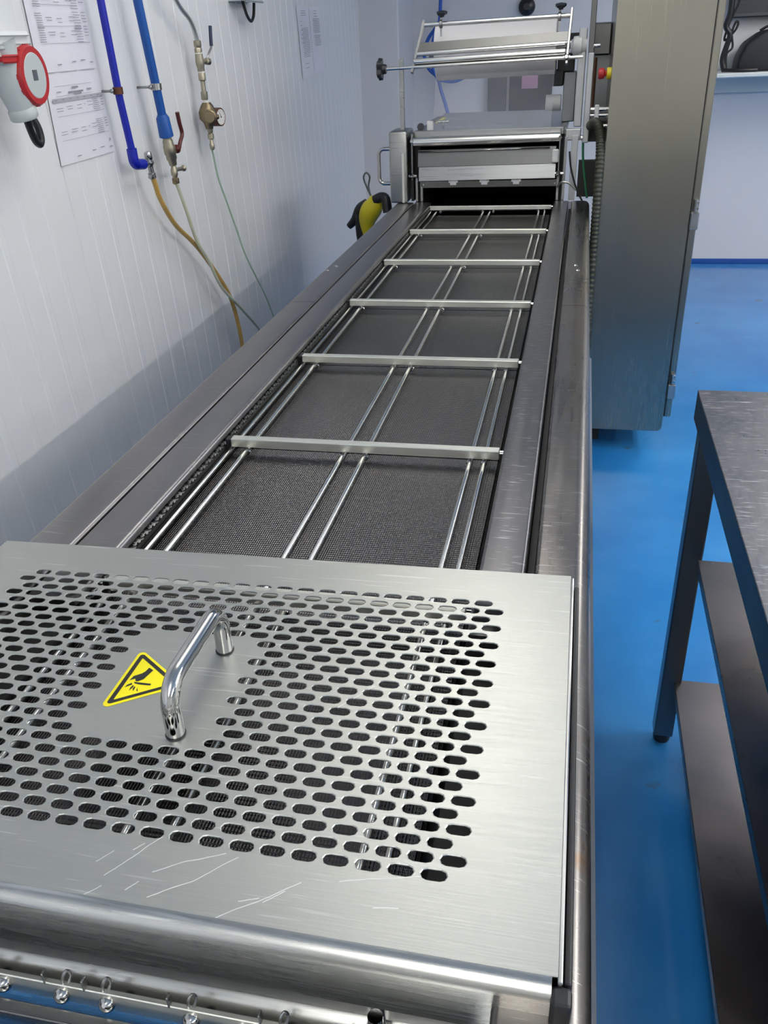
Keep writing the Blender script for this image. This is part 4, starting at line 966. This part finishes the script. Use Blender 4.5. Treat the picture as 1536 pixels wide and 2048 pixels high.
# ------------------------------------------------------------------ back wall items
Y = 6.55
lg = Thing('wall_ledge', (1.3, Y, 1.24), 'pale shelf ledge on the back wall behind the cabinet', 'shelf')
bm = new(); box(bm, .80, 2.4, Y - .05, YB - .001, 1.235, 1.262, .006); lg.part('board', bm, M['ledge'])
bm = new(); box(bm, .85, 2.35, YB - .06, YB - .001, 1.13, 1.235); lg.part('bracket', bm, M['ledge'])
bg = Thing('black_bag', (1.25, 6.7, 1.262), 'rounded black bag lying on the back ledge', 'bag')
bm = new()
poly = [(.93, 1.264), (1.6, 1.264), (1.6, 1.42), (1.45, 1.49), (1.2, 1.505), (1.06, 1.48), (.97, 1.42), (.935, 1.34)]
extrude_profile(bm, poly, 6.60, 6.85); es = list(bm.edges); bmesh.ops.bevel(bm, geom=es, offset=.02, segments=3, affect='EDGES', profile=.5); bg.part('body', bm, M['bag'], smooth=.8)
bm = new(); tube(bm, [(1.05, 6.70, 1.485), (1.12, 6.70, 1.515), (1.25, 6.70, 1.512), (1.35, 6.7, 1.49)], .008, 8, 5); bg.part('strap', bm, M['black'])
mo = Thing('dark_monitor', (1.2, 6.85, 1.55), 'dark screen mounted above the black bag on the back wall', 'screen')
bm = new(); box(bm, .89, 1.75, 6.84, 6.90, 1.56, 2.0, .008); mo.part('frame', bm, M['charcoal'])
bm = new(); box(bm, .91, 1.73, 6.838, 6.8395, 1.585, 1.98); mo.part('screen', bm, M['screen'])
bm = new(); box(bm, 1.2, 1.4, 6.90, 6.949, 1.65, 1.85); mo.part('wall_mount', bm, M['black'])
bm = new()
tube(bm, [(.850, 6.70, 1.75), (.860, 6.70, 1.60), (.845, 6.70, 1.52), (.875, 6.70, 1.47), (.862, 6.70, 1.40), (.850, 6.70, 1.33), (.87, 6.69, 1.268)], .017, 8, 8)
tube(bm, [(.90, 6.72, 1.75), (.905, 6.72, 1.66), (.880, 6.72, 1.58), (.855, 6.72, 1.50), (.85, 6.72, 1.44), (.900, 6.70, 1.49), (.915, 6.70, 1.53), (.90, 6.70, 1.54), (.885, 6.70, 1.48), (.90, 6.70, 1.40), (.87, 6.70, 1.36), (.88, 6.69, 1.268)], .007, 8, 8)
tube(bm, [(.86, 6.66, 1.275), (.93, 6.575, 1.274), (1.05, 6.57, 1.273)], .010, 8, 4)
one('cable_tangle', bm, M['rubber'], (.86, 6.7, 1.27), 'tangle of black cables hanging between cabinet and screen', 'cable')
# round black object, dark panels, blue air hose
bm = new(); lathe(bm, (-.417, 6.949, 1.690), (0, -1, 0), [(0, .055), (.03, .055), (.045, .045), (.055, .02)], 28)
dd = one('round_wall_knob', bm, M['black'], (-.417, 6.949, 1.63), 'round black fitting on the back wall above the film roll', 'fitting')
wd_ = Thing('dark_wall_panel', (-.45, 6.9, 1.03), 'dark glossy two-part panel on the back wall seen through the film', 'panel')
bm = new(); box(bm, -.665, -.535, 6.90, 6.949, .75, 1.31, .004); wd_.part('panel', bm, M['charcoal'])
bm = new(); box(bm, -.515, -.22, 6.90, 6.949, .75, 1.31, .004); wd_.part('panel', bm, M['screen'])
bm = new(); box(bm, -.535, -.515, 6.92, 6.949, .75, 1.31); wd_.part('divider', bm, M['body'])
bm = new(); box(bm, -.43, -.32, 6.893, 6.899, 1.20, 1.30); wd_.part('pink_label', bm, M['pink'])
bm = new(); tube(bm, [(-.985, 6.88, CEIL - .01), (-.995, 6.88, 1.755), (-1.022, 6.88, 1.612), (-1.085, 6.88, 1.526), (-1.110, 6.88, 1.43), (-1.08, 6.88, 1.35), (-1.02, 6.88, 1.29), (-.99, 6.88, 1.20), (-.95, 6.88, 1.08), (-.90, 6.88, .9), (-.88, 6.88, .5)], .012, 10, 6)
tube(bm, [(-1.02, 6.86, 1.60), (-1.045, 6.86, 1.52), (-1.06, 6.86, 1.44), (-1.05, 6.86, 1.36), (-1.01, 6.86, 1.285), (-.92, 6.86, 1.262), (-.85, 6.86, 1.275), (-.80, 6.86, 1.31)], .010, 10, 6)
one('blue_air_hose', bm, M['blue_hose'], (-.99, 6.88, .5), 'looped blue air hose hanging on the back wall behind the unwinder', 'hose')
